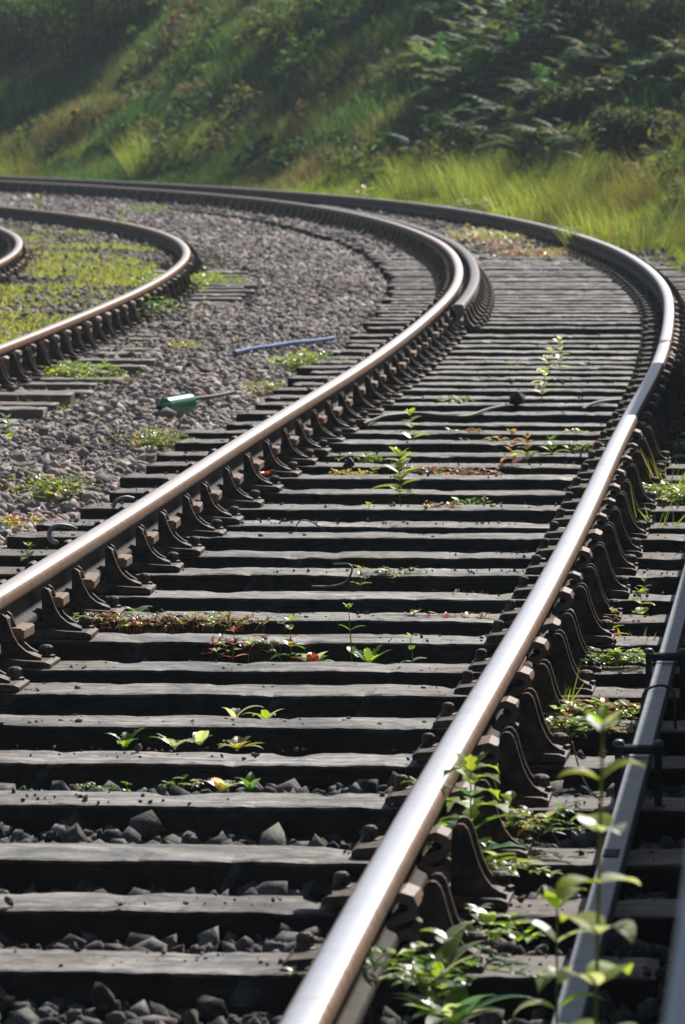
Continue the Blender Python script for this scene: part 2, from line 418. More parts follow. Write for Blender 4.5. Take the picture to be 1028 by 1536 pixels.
# ------------------------------------------------------------------ gravel
t_ = (1 + 5 ** .5) / 2
ICO_V = np.array([(-1, t_, 0), (1, t_, 0), (-1, -t_, 0), (1, -t_, 0), (0, -1, t_), (0, 1, t_), (0, -1, -t_), (0, 1, -t_), (t_, 0, -1), (t_, 0, 1), (-t_, 0, -1), (-t_, 0, 1)]) / np.sqrt(1 + t_ * t_)
ICO_F = np.array([(0, 11, 5), (0, 5, 1), (0, 1, 7), (0, 7, 10), (0, 10, 11), (1, 5, 9), (5, 11, 4), (11, 10, 2), (10, 7, 6), (7, 1, 8), (3, 9, 4), (3, 4, 2), (3, 2, 6), (3, 6, 8), (3, 8, 9), (4, 9, 5), (2, 4, 11), (6, 2, 10), (8, 6, 7), (9, 8, 1)])
def gravel(name, P, R, C, label, flat=.75):
    n_ = len(P)
    V = ICO_V[None] * (1 + rng.normal(0, .2, (n_, 12, 1))) + rng.normal(0, .15, (n_, 12, 3))
    V *= np.stack([rng.uniform(.75, 1.35, n_), rng.uniform(.65, 1.05, n_), rng.uniform(.5, .95, n_) * flat / .75], -1)[:, None]
    # random turn
    q = rng.normal(size=(n_, 4)) * np.array([1, .35, .35, 1]); q /= np.linalg.norm(q, axis=1)[:, None]
    w, x, y, z = q.T
    M = np.stack([1 - 2 * (y * y + z * z), 2 * (x * y - z * w), 2 * (x * z + y * w), 2 * (x * y + z * w), 1 - 2 * (x * x + z * z), 2 * (y * z - x * w), 2 * (x * z - y * w), 2 * (y * z + x * w), 1 - 2 * (x * x + y * y)], -1).reshape(-1, 3, 3)
    V = np.einsum('nij,nkj->nki', M, V) * R[:, None, None] + P[:, None]
    Fc = (ICO_F[None] + (np.arange(n_) * 12)[:, None, None]).reshape(-1, 3)
    o = np_mesh(name, V.reshape(-1, 3), Fc, np.repeat(C, 12, 0), M_STONE)
    return tag(o, label, 'gravel', kind='stuff')
def scatter(y0, y1, dens, xmargin=.35):
    """random ground points inside the surveyed wedge, dens(y) per square metre"""
    out = []
    for a in np.arange(y0, y1, 2.):
        hw = .0575 * (a + 2) + xmargin
        k = rng.poisson(dens(a) * 2 * 2 * hw)
        out.append(np.c_[rng.uniform(-hw, hw, k), rng.uniform(a, a + 2, k)])
    return np.concatenate(out)
# pale mauve ballast beside and between the tracks
P = scatter(14, 108, lambda y: 1150 if y < 45 else (900 if y < 65 else 560))
S_, O_ = MAIN.local(P[:, 0], P[:, 1]); S2_, O2_ = SIDE.local(P[:, 0], P[:, 1])
edge = -1.22 + (vnoise(P[:, 0], P[:, 1], 1.3, 21) - .5) * .25
keep = (O_ < edge)
inside2 = np.abs(O2_) < 1.25
keep &= ~(inside2 & (rng.random(len(P)) < .55))
keep &= ~(bare_ends(P[:, 1], O2_) & (rng.random(len(P)) < .8) & (O2_ < 1.38))
P, O2_, O_ = P[keep], O2_[keep], O_[keep]
R_ = np.clip(rng.lognormal(math.log(.0145), .45, len(P)), .008, .034) * (1 + .25 * (P[:, 1] > 60)) * (1 + .2 * (P[:, 1] > 85))
tone = np.clip(rng.normal(1, .30, len(P)), .35, 1.8) * (.75 + .5 * vnoise(P[:, 0], P[:, 1], .8, 8))
C = np.array([.315, .272, .25]) * tone[:, None] * (1 + rng.normal(0, .03, (len(P), 3)))
C[np.abs(O2_) < 1.2] *= (.8, .8, .72)
q_ = rng.random(len(P)); C[q_ < .13] *= (1.0, .80, .66); C[q_ > .93] *= 1.5; C[(q_ > .13) & (q_ < .2)] *= .5
gravel('ballast_gravel', np.c_[P, ground_z(P[:, 0], P[:, 1]) + R_ * rng.uniform(-.1, .75, len(P))], R_, np.clip(C, .02, .8), 'mauve grey ballast stones between the two curved tracks')
# sooty stones in the cribs and along the right shoulder
P = scatter(8.5, 100, lambda y: 900 if y < 22 else (480 if y < 46 else 330), .5)
S_, O_ = MAIN.local(P[:, 0], P[:, 1])
keep = (O_ > -1.28) & (O_ < 1.5); P, O_ = P[keep], O_[keep]
R_ = np.clip(rng.lognormal(math.log(.0150), .42, len(P)), .006, .036) * (1 + .25 * (P[:, 1] > 46))
tone = np.clip(rng.normal(1, .4, len(P)), .3, 2.2)
base = np.where((P[:, 1] > 52)[:, None], np.array([.25, .21, .19]), np.array([.085, .077, .070]))
C = base * tone[:, None] * (1 + rng.normal(0, .06, (len(P), 3)))
C[rng.random(len(P)) < .07] *= 2.2
patch = vnoise(P[:, 0], P[:, 1], 1.9, 9)
gravel('crib_stones', np.c_[P, ground_z(P[:, 0], P[:, 1]) + R_ * rng.uniform(-.2, .8, len(P)) + .05 * np.maximum(0, patch - .42) + .02 * (P[:, 1] < 14) + .075 * sm(P[:, 1], 50, 62)], R_, np.clip(C, .01, .6), 'dark sooty stones lying between the sleepers of the main track')

# ------------------------------------------------------------------ sleepers and rail chairs
def sleeper_mesh(seed, L=2.62, W=.262, Hh=.135):
    r = np.random.default_rng(seed); mb = MB(); nxs = 110
    ring = [(-.5, -1), (-.5, -.45), (-.5, -.07), (-.49, -.02), (-.465, 0), (-.32, 0), (-.16, 0), (0, 0), (.16, 0), (.32, 0), (.465, 0), (.49, -.02), (.5, -.07), (.5, -.45), (.5, -1)]
    xs = np.linspace(-.5, .5, nxs) * L; ph = r.random(40) * 6.28
    wob = lambda x, a, b, k: a * (math.sin(x * 2.1 + ph[k]) + .6 * math.sin(x * 5.3 + ph[k + 1])) + b * (math.sin(x * 13 + ph[k + 2]) + .8 * math.sin(x * 29 + ph[k + 3]))
    bites = [(r.uniform(-L / 2, L / 2), r.choice([-1, 1]), r.uniform(.012, .05), r.uniform(.005, .024)) for _ in range(18)]
    prev = None
    for i, x in enumerate(xs):
        pts = []
        end = 1 - .03 * (i in (0, nxs - 1))
        for (u, z) in ring:
            y = u * W * end + (wob(x, .0012, .0014, 0 if u < 0 else 6)) * (abs(u) > .3)
            zz = z * Hh + (wob(x, .0007, .0006, 12) + .0008 * math.sin(x * 9 + u * 21 + ph[20]) + r.normal(0, .0007)) * (z > -.3)
            if z == 0 and i in (0, nxs - 1): zz -= .006
            for bx, bs, bw, bd in bites:
                if bs * u > .3 and z > -.3: 
                    q = math.exp(-((x - bx) / bw) ** 2) * bd; zz -= q * .25; y -= bs * q
            pts.append((x + (r.normal(0, .004) if i in (0, nxs - 1) else 0), y, zz))
        k = mb.verts(pts)
        if prev is not None:
            for q in range(len(ring) - 1): mb.face((prev + q, k + q, k + q + 1, prev + q + 1))
        else: mb.face([k + q for q in range(len(ring))])
        prev = k
    mb.face([prev + q for q in reversed(range(len(ring)))])
    return mb
JAW = [(.070, .012), (.073, .148), (.078, .156), (.086, .160), (.096, .159), (.104, .150), (.110, .134), (.117, .108), (.126, .080), (.137, .057), (.150, .040), (.166, .029), (.180, .024), (.180, .012)]
FIN = [(.036, .012), (.036, .138), (.044, .145), (.055, .137), (.065, .112), (.075, .086), (.089, .062), (.108, .045), (.130, .033), (.152, .026), (.152, .012)]
def inset(p, d):
    c = (p[0][0], .02); return [(u - d * (u > c[0] + .02), z - d * (z > .035)) for u, z in p]
def plate(mb, uo=.172, ui=-.178):
    pr = [(ui, .0), (ui, .012), (ui + .012, .018), (ui + .06, .022), (-.05, .026), (.05, .026), (uo - .06, .020), (uo - .004, .017), (uo + .012, .011), (uo + .012, .0)]
    mb.extrude([(u, z + .001) for u, z in pr], -.095, .095)
    mb.box((0, 0, .035), (.09, .15, .024), bev=.006)
def chair_outer():
    mb = MB(); plate(mb)
    mb.extrude(inset(JAW, .010), -.046, .046)
    mb.extrude(JAW, -.062, -.047); mb.extrude(JAW, .047, .062)
    mb.extrude([(-u * .75, max(.012, z * .55)) for u, z in reversed(FIN)], -.04, .04)
    return mb
def chair_inner():
    mb = MB(); plate(mb)
    mb.extrude(inset(FIN, .008), -.042, .042)
    mb.extrude(FIN, -.056, -.040); mb.extrude(FIN, .040, .056)
    mb.extrude([(-u, z) for u, z in reversed(JAW)], -.05, .05)
    return mb
def bolt_mb(u, v, big=1.):
    mb = MB(); r = .022 * big
    mb.lathe((u, v, .020), [(r * 1.25, -.006), (r * 1.3, .004), (r, .006), (r * .98, .026), (r * .7, .031), (r * .25, .033)], 8)
    return mb
def spring_key():
    """rolled strip of spring steel seen end-on as an S"""
    path = [(.014, .118), (.024, .130), (.042, .134), (.058, .127), (.064, .113), (.057, .101), (.042, .097), (.027, .093), (.021, .082), (.027, .070), (.042, .067), (.057, .071), (.066, .062), (.062, .048), (.048, .042)]
    out, inn = [], []
    for i, (u, z) in enumerate(path):
        a, b = path[max(0, i - 1)], path[min(len(path) - 1, i + 1)]
        tx, tz = b[0] - a[0], b[1] - a[1]; l = math.hypot(tx, tz); nx_, nz_ = -tz / l * .0088, tx / l * .0088
        out.append((u + nx_, z + nz_)); inn.append((u - nx_, z - nz_))
    mb = MB(); L = len(path)
    slant = lambda u, z: 0.6 * (u - .04) + .35 * (z - .09)          # the roll is cut off on a slant
    rings = [[mb.verts([(u, v + (slant(u, z) if v < 0 else 0), z) for u, z in side]) for side in (out, inn)] for v in (-.098, .06)]
    (a, b), (c, d) = rings
    for i in range(L - 1):
        mb.face((a + i, a + i + 1, c + i + 1, c + i)); mb.face((b + i + 1, b + i, d + i, d + i + 1))
        mb.face((a + i + 1, a + i, b + i, b + i + 1)); mb.face((c + i, c + i + 1, d + i + 1, d + i))
    # folded tongue closing the roll behind the S
    mb.box((.044, .0, .088), (.030, .07, .012), bev=.003); mb.box((.044, .0, .112), (.026, .07, .010), bev=.003)
    return mb
def wood_key():
    mb = MB(); mb.box((.070, .120, .090), (.042, .21, .032), Matrix.Rotation(.02, 3, 'Z'), bev=.005); return mb

def chair_proto(kind):
    mb = chair_outer() if kind == 'outer' else chair_inner()
    o = mb.build('rail_chair', M_CHAIR)
    if kind == 'outer':
        spring_key().build('spring_key', M_KEYSTEEL, o, False)
        bolt_mb(.158, .068).build('bolt', M_CHAIR, o); bolt_mb(-.150, .03, .75).build('bolt', M_CHAIR, o)
    else:
        wood_key().build('wedge_key', M_KEYWOOD, o)
        bolt_mb(.150, .058, .9).build('bolt', M_CHAIR, o)
    return o
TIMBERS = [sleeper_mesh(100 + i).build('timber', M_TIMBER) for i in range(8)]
CH_OUT, CH_IN = chair_proto('outer'), chair_proto('inner')
def plain_of(proto):
    o = proto.copy(); COL.objects.link(o); return o
used = {'t': set(), 'o': False, 'i': False, 'q': False, 'p': False}
def take(o, flag):
    """the prototype itself the first time, a copy of it and its pieces afterwards"""
    if flag not in used['t']: used['t'].add(flag); return o
    return dup(o)
def make_sleeper(trk, s, label, group, detail=2, zoff=0., yaw=0., shift=0., pale=False, pick=None):
    p, h = trk.at(s, 0, zoff)
    root = empty('railway_sleeper', p, -h + yaw); tag(root, label, 'sleeper', group)
    k = random.randrange(8) if pick is None else pick
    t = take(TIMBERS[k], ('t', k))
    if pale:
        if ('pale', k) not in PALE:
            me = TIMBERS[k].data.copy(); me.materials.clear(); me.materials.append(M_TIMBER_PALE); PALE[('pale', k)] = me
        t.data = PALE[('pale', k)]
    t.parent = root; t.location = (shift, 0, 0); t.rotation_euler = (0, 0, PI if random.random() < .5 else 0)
    t.scale = (1, random.uniform(.93, 1.06), 1)
    if detail:
        for side, proto, fl in ((1, CH_OUT, 'o'), (-1, CH_IN, 'i')):
            c = dup(proto) if detail == 2 else plain_of(proto)
            c.parent = root; c.location = (side * GAUGE, random.uniform(-.012, .012), -zoff)
            c.rotation_euler = (0, 0, random.uniform(-.02, .02))
            for ch in c.children:
                if 'key' in ch.name:
                    ch.location = (0, random.uniform(-.02, .02), random.uniform(-.004, .004)); ch.rotation_euler = (random.uniform(-.03, .03), random.uniform(-.06, .06), random.uniform(-.02, .02))
    return root
PALE = {}
ORD = 'lowest second third fourth fifth sixth seventh eighth ninth tenth eleventh twelfth thirteenth fourteenth fifteenth sixteenth seventeenth eighteenth nineteenth twentieth'.split()
rows = [(1427, 300), (1334, 300), (1264, 300), (1187, 300), (1122, 300), (1075, 300), (1027, 300), (993, 300), (949, 340), (918, 340), (883, 360), (850, 380), (825, 400), (799, 420), (779, 430), (754, 430), (731, 430),
        (711, 700), (692, 700), (677, 700), (661, 700), (646, 700), (632, 700), (617, 700), (604, 700), (594, 700), (582, 700), (572, 700), (565, 700), (556, 700), (547.5, 700), (540, 700), (533, 700), (525, 700), (517, 700), (509, 700), (500, 700), (490, 700), (481, 700)]
s_list = []
for y_, x_ in rows:
    q = g(x_, y_); S1, _o = MAIN.local([q.x], [q.y]); s_list.append(float(S1[0]) - .131)
sgap = np.diff(s_list)
first = s_list[0] - .70
notes = {9: ' with a band of low red-leaved weeds along it', 10: ' with dandelion leaves along its near side', 3: ' with a lump of coal near the rail'}
for i, s0 in enumerate(s_list):
    if i < 20: lab = 'weathered dark grey timber sleeper, %s in view counting up from the bottom edge' % ORD[i]
    else: lab = 'weathered timber sleeper in the close rows below the end of the check rail'
    make_sleeper(MAIN, s0, lab, 'sleepers of the main track', 2, yaw=random.uniform(-.006, .006), shift=random.uniform(-.09, .07), pick=i % 8, zoff=random.uniform(-.008, .004))
s0 = s_list[-1]
while s0 < 112:
    s0 += random.uniform(.62, .72)
    near = s0 < 62
    make_sleeper(MAIN, s0, 'worn timber sleeper on the far bend between the outer rail and the check rail' if near else 'dark sleeper under the distant rails where the track leaves at the left',
                 'sleepers of the far bend', 2 if near else 1, shift=random.uniform(-.05, .05), zoff=random.uniform(-.008, .002))
s0 = 4.
while s0 < 78:
    s0 += random.uniform(.66, .76)
    make_sleeper(SIDE, s0, 'pale dry sleeper half buried in gravel under the siding', 'sleepers of the siding', 2 if s0 < 45 else 1, zoff=random.uniform(-.015, .012), shift=random.uniform(-.08, .08), pale=True)
for o in [CH_OUT, CH_IN]:
    for ch in list(o.children): bpy.data.objects.remove(ch, do_unlink=True)
    bpy.data.objects.remove(o, do_unlink=True)
for k, o in enumerate(TIMBERS):
    if o.parent is None: bpy.data.objects.remove(o, do_unlink=True)

P = scatter(9.5, 40, lambda y: 230 if y < 26 else 160, .3)
S_, O_ = MAIN.local(P[:, 0], P[:, 1]); k = (O_ > -1.25) & (O_ < 1.3) & ((vnoise(P[:, 0], P[:, 1], 2.2, 77) > .5) | (np.abs(O_) > .55)); k &= np.min(np.abs(S_[:, None] - np.array(s_list)[None]), 1) < .115; P = P[k]
R_ = np.clip(rng.lognormal(math.log(.0036), .5, len(P)), .002, .014)
C = np.array([.12, .10, .085]) * np.clip(rng.normal(1, .5, (len(P), 1)), .2, 2.6)
gravel('ballast_grit', np.c_[P, np.full(len(P), .001) + R_ * .2], R_, np.clip(C, .01, .6), 'fine grit and small chips strewn over the sleepers')

# ------------------------------------------------------------------ rails
HALF = [(0, .1900), (.014, .1897), (.023, .1882), (.0285, .1858), (.0325, .1815), (.0348, .175), (.0352, .166), (.0350, .157), (.031, .149), (.0105, .139), (.0095, .132), (.0095, .090), (.0115, .083), (.028, .074), (.032, .066), (.032, .054), (.025, .047), (0, .045)]
def rail(name, trk, s0, s1, o, mats, label, hw=1., group=None, step=.4, z=0., head_only=None):
    mb = MB(); prof = [(u, q) for u, q in HALF] + [(-u, q) for u, q in reversed(HALF[1:-1])]
    L = len(prof); prev = None
    n_ = max(2, int((s1 - s0) / step)); org, _ = trk.at((s0 + s1) / 2, o, 0)
    for i in range(n_ + 1):
        p, h = trk.at(s0 + (s1 - s0) * i / n_, o, 0)
        k = mb.verts([(p.x + u * hw * math.cos(h) - org.x, p.y - u * hw * math.sin(h) - org.y, q + z) for u, q in prof])
        if prev is None: mb.face([k + j for j in range(L)], 1)
        else:
            for j in range(L):
                a = (prof[j][1] + prof[(j + 1) % L][1]) / 2; um = abs(prof[j][0] + prof[(j + 1) % L][0]) / 2
                mi = 0 if a > .1872 else (1 if a > .145 else 2)
                mb.face((prev + j, prev + (j + 1) % L, k + (j + 1) % L, k + j), mi)
        prev = k
    mb.face([prev + j for j in reversed(range(L))], 1)
    ob = mb.build(name, mats, None, True, org)
    return tag(ob, label, 'rail', group)
RM = [M_HEAD, M_HEAD, M_DARKSTEEL]
S_J = MAIN.s_of_y(33.6)
rail('running_rail', MAIN, .5, S_J - .004, GAUGE, RM, 'polished outer rail of the main track running up from the bottom edge')
rail('running_rail', MAIN, S_J + .004, 118, GAUGE, RM, 'outer rail of the main track sweeping left around the far bend')
rail('running_rail', MAIN, 6, 118, -GAUGE, [M_HEAD_WARM, M_HEAD_WARM, M_DARKSTEEL], 'polished inner rail of the main track entering at the left edge')
RM2 = [M_POLISH_DULL, M_RUST, M_DARKSTEEL]
S_C = MAIN.s_of_y(39.3)
rail('check_rail', MAIN, S_C, 74, -GAUGE + .125, [M_CHECK, M_CHECK, M_DARKSTEEL], 'short grey check rail beside the inner rail, its cut end facing the viewer', 1.05)
RM3 = [M_HEAD_RED, M_HEAD_RED, M_DARKSTEEL]
rail('running_rail', SIDE, 2, 78, GAUGE, RM3, 'rusty outer rail of the siding curving through the gravel at left')
rail('running_rail', SIDE, 8, 78, -GAUGE, RM3, 'rusty inner rail of the siding, only its bend showing at the left edge')
# check-rail chairs
i = 0; s0 = S_C + .15
while s0 < 62:
    p, h = MAIN.at(s0, -GAUGE + .125, 0); mb = MB()
    mb.extrude([(.030, .03), (.034, .135), (.046, .135), (.058, .10), (.075, .066), (.10, .045), (.15, .032), (.15, .012), (.03, .012)], -.06, .06)
    o = mb.build('check_rail_chair', M_CHAIR, None, False, p); o.rotation_euler = (0, 0, -h)
    bolt_mb(.125, -.03, .9).build('bolt', M_KEYSTEEL, o)
    tag(o, 'iron chair bracing the gauge side of the check rail', 'rail chair', 'chairs along the check rail')
    s0 += .67
# fishplates at the joint
def fishplate(s, o_, side, lab):
    p, h = MAIN.at(s, o_, 0); mb = MB()
    mb.box((side * .020, 0, .11), (.018, .46, .062), bev=.006)
    ob = mb.build('fishplate', M_RUST, None, False, p); ob.rotation_euler = (0, 0, -h)
    for v in (-.17, -.06, .06, .17):
        b = MB(); b.box((side * .036, v, .11), (.02, .034, .034), Matrix.Rotation(.4, 3, 'X'), bev=.006); b.build('nut', M_KEYSTEEL, ob)
    tag(ob, lab, 'fishplate')
S_F = MAIN.s_of_y(g(770, 962, .19).y)
fishplate(S_J, GAUGE, 1, 'rusty fishplate with four nuts at the far kink of the outer rail')
fishplate(S_F, GAUGE, 1, 'rusty brown fishplate on the outer rail beside the point rodding')

# ------------------------------------------------------------------ point rodding on the right
pa, pb = g(853, 1536, .09), g(1031, 880, .09)
dirn = (pb - pa).normalized(); A0 = pa - dirn * 2.5; B0 = pb + dirn * 4
hd = math.atan2(dirn.x, dirn.y)
mb = MB(); Lr = (B0 - A0).length
mb.extrude([(-.024, -.018), (-.024, .013), (-.021, .016), (.021, .016), (.024, .013), (.024, -.018), (.018, -.018), (.018, .006), (-.018, .006), (-.018, -.018)], 0, Lr)
rod = mb.build('point_rodding', M_ROD, None, False, A0); rod.rotation_euler = (0, 0, -hd)
tag(rod, 'grey channel iron point rodding running beside the outer rail at right', 'point rodding')
mb = MB()
for k in range(6): mb.box((-.002, 1.6 + .0 + k * .019 + (g(905, 1290, .1) - pa).length + .9, .0175), (.030, .008, .004), bev=.001)
mb.build('clip', M_BLACKIRON, rod)
def roller_stand(px, py, lab):
    p = g(px, py, .09); p.z = 0; rt = empty('rodding_roller', (p.x, p.y, -.02), -hd); tag(rt, lab, 'roller stand', 'roller stands under the point rodding')
    for sx in (-1, 1):
        b = MB(); b.extrude([(sx * .044 - .008, -.05), (sx * .044 - .008, .150), (sx * .044 + .008, .150), (sx * .044 + .008, -.05)], -.022, .022); b.build('upright', M_BLACKIRON, rt)
        b = MB(); b.lathe((sx * .044, 0, .163), [(.012, -.014), (.0135, -.008), (.010, -.002), (.004, .0)], 10); b.build('cap', M_ROD, rt)
    b = MB(); b.tube([(-.044, 0, .141), (.044, 0, .141)], .011, 10); b.build('roller', M_BLACKIRON, rt)
    b = MB(); b.box((0, 0, -.055), (.20, .10, .05), bev=.008); b.build('base', M_BLACKIRON, rt)
roller_stand(958, 1145, 'black roller stand with two capped uprights, the nearer on the rodding')
roller_stand(999, 1003, 'black roller stand with two capped uprights, the farther on the rodding')
mb = MB(); q = g(988, 1033, .11)
pts = []
for k in range(13):
    a = PI * k / 12; pts.append((math.cos(a) * .042, .02 * math.sin(a * 2), -.10 + .108 * math.sin(a) ** .3))
mb.tube(pts, .0035, 6); o = mb.build('tie_wire', M_WIRE_DARK, None, True, q); o.rotation_euler = (0, 0, -hd)
tag(o, 'thin dark wire looped over the point rodding between the roller stands', 'wire')

# ------------------------------------------------------------------ lever at the right edge, unseen platform and stack added to cast shade
def lever_pt(py, Z=4.0):
    cx = 1076 - .134 * (py - 1290)
    return Vector(((cx - 514) / F * Z, Z, EYE - (py - YH) / F * Z))
t0, t1 = lever_pt(3640), lever_pt(900)
root = empty('point_lever', (t0.x, t0.y, -.1)); tag(root, 'pale grey lever handle leaning at the right edge, close and out of focus', 'lever')
mb = MB(); mb.tube([t0 - root.location, t0.lerp(t1, .6) - root.location, t1 - root.location], .021, 14, r1=.017); mb.build('handle', M_LEVER, root, True)
mb = MB(); mb.box((0, 0, .06), (.22, .34, .14), bev=.02); mb.build('base', M_BLACKIRON, root)

def prism_along(name, s0, s1, o0, o1, z0, z1, m, step=1.0):
    mb = MB(); prev = None; n_ = int((s1 - s0) / step); org, _ = MAIN.at((s0 + s1) / 2, (o0 + o1) / 2, 0)
    for i in range(n_ + 1):
        s = s0 + (s1 - s0) * i / n_; pts = []
        for o, z in ((o0, z0), (o0, z1 - .03), (o0 + .03, z1), (o1, z1), (o1, z0)):
            p, h = MAIN.at(s, o, z); pts.append(p - org)
        k = mb.verts(pts)
        if prev is None: mb.face([k + q for q in range(5)])
        else:
            for q in range(4): mb.face((prev + q, k + q, k + q + 1, prev + q + 1))
        prev = k
    mb.face([prev + q for q in reversed(range(5))])
    return mb.build(name, m, None, False, org)
SUN_EL, SUN_AZ = math.radians(42), math.radians(25)          # azimuth measured right of the view direction
pl = prism_along('shade_platform', MAIN.s_of_y(9.6), MAIN.s_of_y(34), GAUGE + .72, GAUGE + 4.2, -.2, 1.05, M_STONEWORK)  # unseen block, added to shade the strip beside the outer rail
tag(pl, 'unseen stone platform added beside the outer rail to cast shade', 'platform')
s_a, s_b = MAIN.s_of_y(27.9), MAIN.s_of_y(32.9)  # unseen stack, added to throw a band of shade over the rail
p, h = MAIN.at((s_a + s_b) / 2, GAUGE + 1.36, 1.05)
st = empty('shade_stack', p, -h); tag(st, 'unseen stack of timbers added on the platform to shade the outer rail', 'shade stack')
for lay in range(5):
    for k in range(4):
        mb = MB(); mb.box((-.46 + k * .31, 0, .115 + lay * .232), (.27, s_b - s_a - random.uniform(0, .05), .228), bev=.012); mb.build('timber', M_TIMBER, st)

# ------------------------------------------------------------------ small things on the ground
q = on_ground(266, 630)
cyl = MB(); seg = 20; Lc, ro, ri = .20, .047, .038
ringz = lambda x, r: [(x, r * math.cos(2 * PI * k / seg), r * math.sin(2 * PI * k / seg)) for k in range(seg)]
for (xa, ra), (xb, rb) in (((-Lc / 2, ri), (-Lc / 2, ro)), ((-Lc / 2, ro), (Lc / 2, ro)), ((Lc / 2, ro), (Lc / 2, ri)), ((Lc / 2, ri), (-Lc / 2, ri))):
    ka, kb = cyl.verts(ringz(xa, ra)), cyl.verts(ringz(xb, rb))
    for k in range(seg): cyl.face((ka + k, kb + k, kb + (k + 1) % seg, ka + (k + 1) % seg))
o = cyl.build('pipe_offcut', M_GREEN, None, True, (q.x, q.y, q.z + .075)); o.rotation_euler = (0, -.06, .95)
tag(o, 'short open green pipe lying on the gravel left of the main track', 'pipe')
def ground_line(name, pts, r, m, label, cat, lift=.0, smooth=3, flat=None):
    P_ = [on_ground(a, b) if flat is None else g(a, b, flat) for a, b in pts]
    P_ = [Vector((p.x, p.y, p.z + r + lift)) for p in P_]
    for _ in range(smooth):
        Q = [P_[0]]
        for a, b in zip(P_[:-1], P_[1:]): Q += [a.lerp(b, .25), a.lerp(b, .75)]
        Q.append(P_[-1]); P_ = Q
    org = P_[len(P_) // 2].copy(); mb = MB(); mb.tube([p - org for p in P_], r, 8)
    return tag(mb.build(name, m, None, True, org), label, cat)
ground_line('blue_hose', [(352, 541), (380, 534), (408, 531), (440, 525), (470, 523), (502, 518)], .013, M_BLUE, 'bright blue hose lying across the gravel behind the green pipe', 'hose', .035)
ground_line('black_cable', [(236, 627), (250, 624), (268, 617), (292, 612), (322, 609), (352, 602)], .010, M_CABLE, 'black cable running through the green pipe to the sleepers', 'cable', .04)
def wire3(name, pts, r, m, label):
    P_ = [Vector(p) for p in pts]
    for _ in range(3):
        Q = [P_[0]]
        for a, b in zip(P_[:-1], P_[1:]): Q += [a.lerp(b, .25), a.lerp(b, .75)]
        Q.append(P_[-1]); P_ = Q
    org = P_[0].copy(); mb = MB(); mb.tube([p - org for p in P_], r, 7); return tag(mb.build(name, m, None, True, org), label, 'wire')
def upright_wire(base, pix, r, m, label):
    """a wire springing from the ground at base, keeping to the upright plane there"""
    b = g(*base); s = F / b.y
    return wire3('loose_wire', [(b.x + (x - base[0]) / s, b.y + .02 * i, max(.0 + r, -(y - base[1]) / s)) for i, (x, y) in enumerate(pix)], r, m, label)
upright_wire((83, 818), [(86, 818), (73, 810), (74, 795), (84, 789), (104, 792), (112, 797)], .0085, M_WIRE, 'bent pale wire loop sticking up left of the inner rail, lower of two')
upright_wire((176, 764), [(170, 764), (173, 752), (188, 746), (200, 750)], .008, M_WIRE, 'bent pale wire loop sticking up left of the inner rail, upper of two')
upright_wire((465, 798), [(444, 798), (446, 784), (457, 780), (472, 787), (486, 800)], .0024, M_WIRE_DARK, 'thin arched wire springing from a sleeper in the middle of the track')
upright_wire((500, 882), [(468, 880), (512, 880), (528, 864), (529, 847), (500, 849)], .0034, M_WIRE, 'hooked pale wire lying against the sleeper above the dandelion leaves')
ground_line('loose_cable', [(545, 640), (562, 634), (576, 628), (628, 624), (661, 629), (704, 630), (727, 619), (757, 613)], .008, M_WIRE_DARK, 'dark cable snaking across the sleepers in the middle distance', 'cable', .006, 3, 0.)
ground_line('loose_cable', [(874, 618), (886, 611), (905, 606), (932, 605)], .009, M_CABLE, 'short curved cable on the sleepers close to the outer rail', 'cable', .006, 3, 0.)
upright_wire((880, 1200), [(858, 1112), (872, 1165), (892, 1198), (903, 1205)], .002, M_WIRE, 'hair-thin pale wire arching beside the point rodding')
def lump(px, py, r, m, lab, name='coal_lump', z=0.):
    p = g(px, py, z); v = ICO_V * (1 + rng.normal(0, .16, (12, 1))) * np.array([1, .8, .9]) * r
    mb = MB(); mb.verts([tuple(q) for q in v])
    for f in ICO_F: mb.face(f)
    tag(mb.build(name, m, None, False, (p.x, p.y, z + r * .7)), lab, 'lump')
lump(474, 1356, .034, M_COAL, 'black lump of coal on a sleeper by the outer rail near the bottom', z=.0)
lump(776, 608, .045, M_COAL, 'dark lump of debris on the sleepers beside the pale tall weed', 'debris_lump')
lump(525, 700, .026, M_COAL, 'small black lump on a sleeper right of the leafy yellow weed')

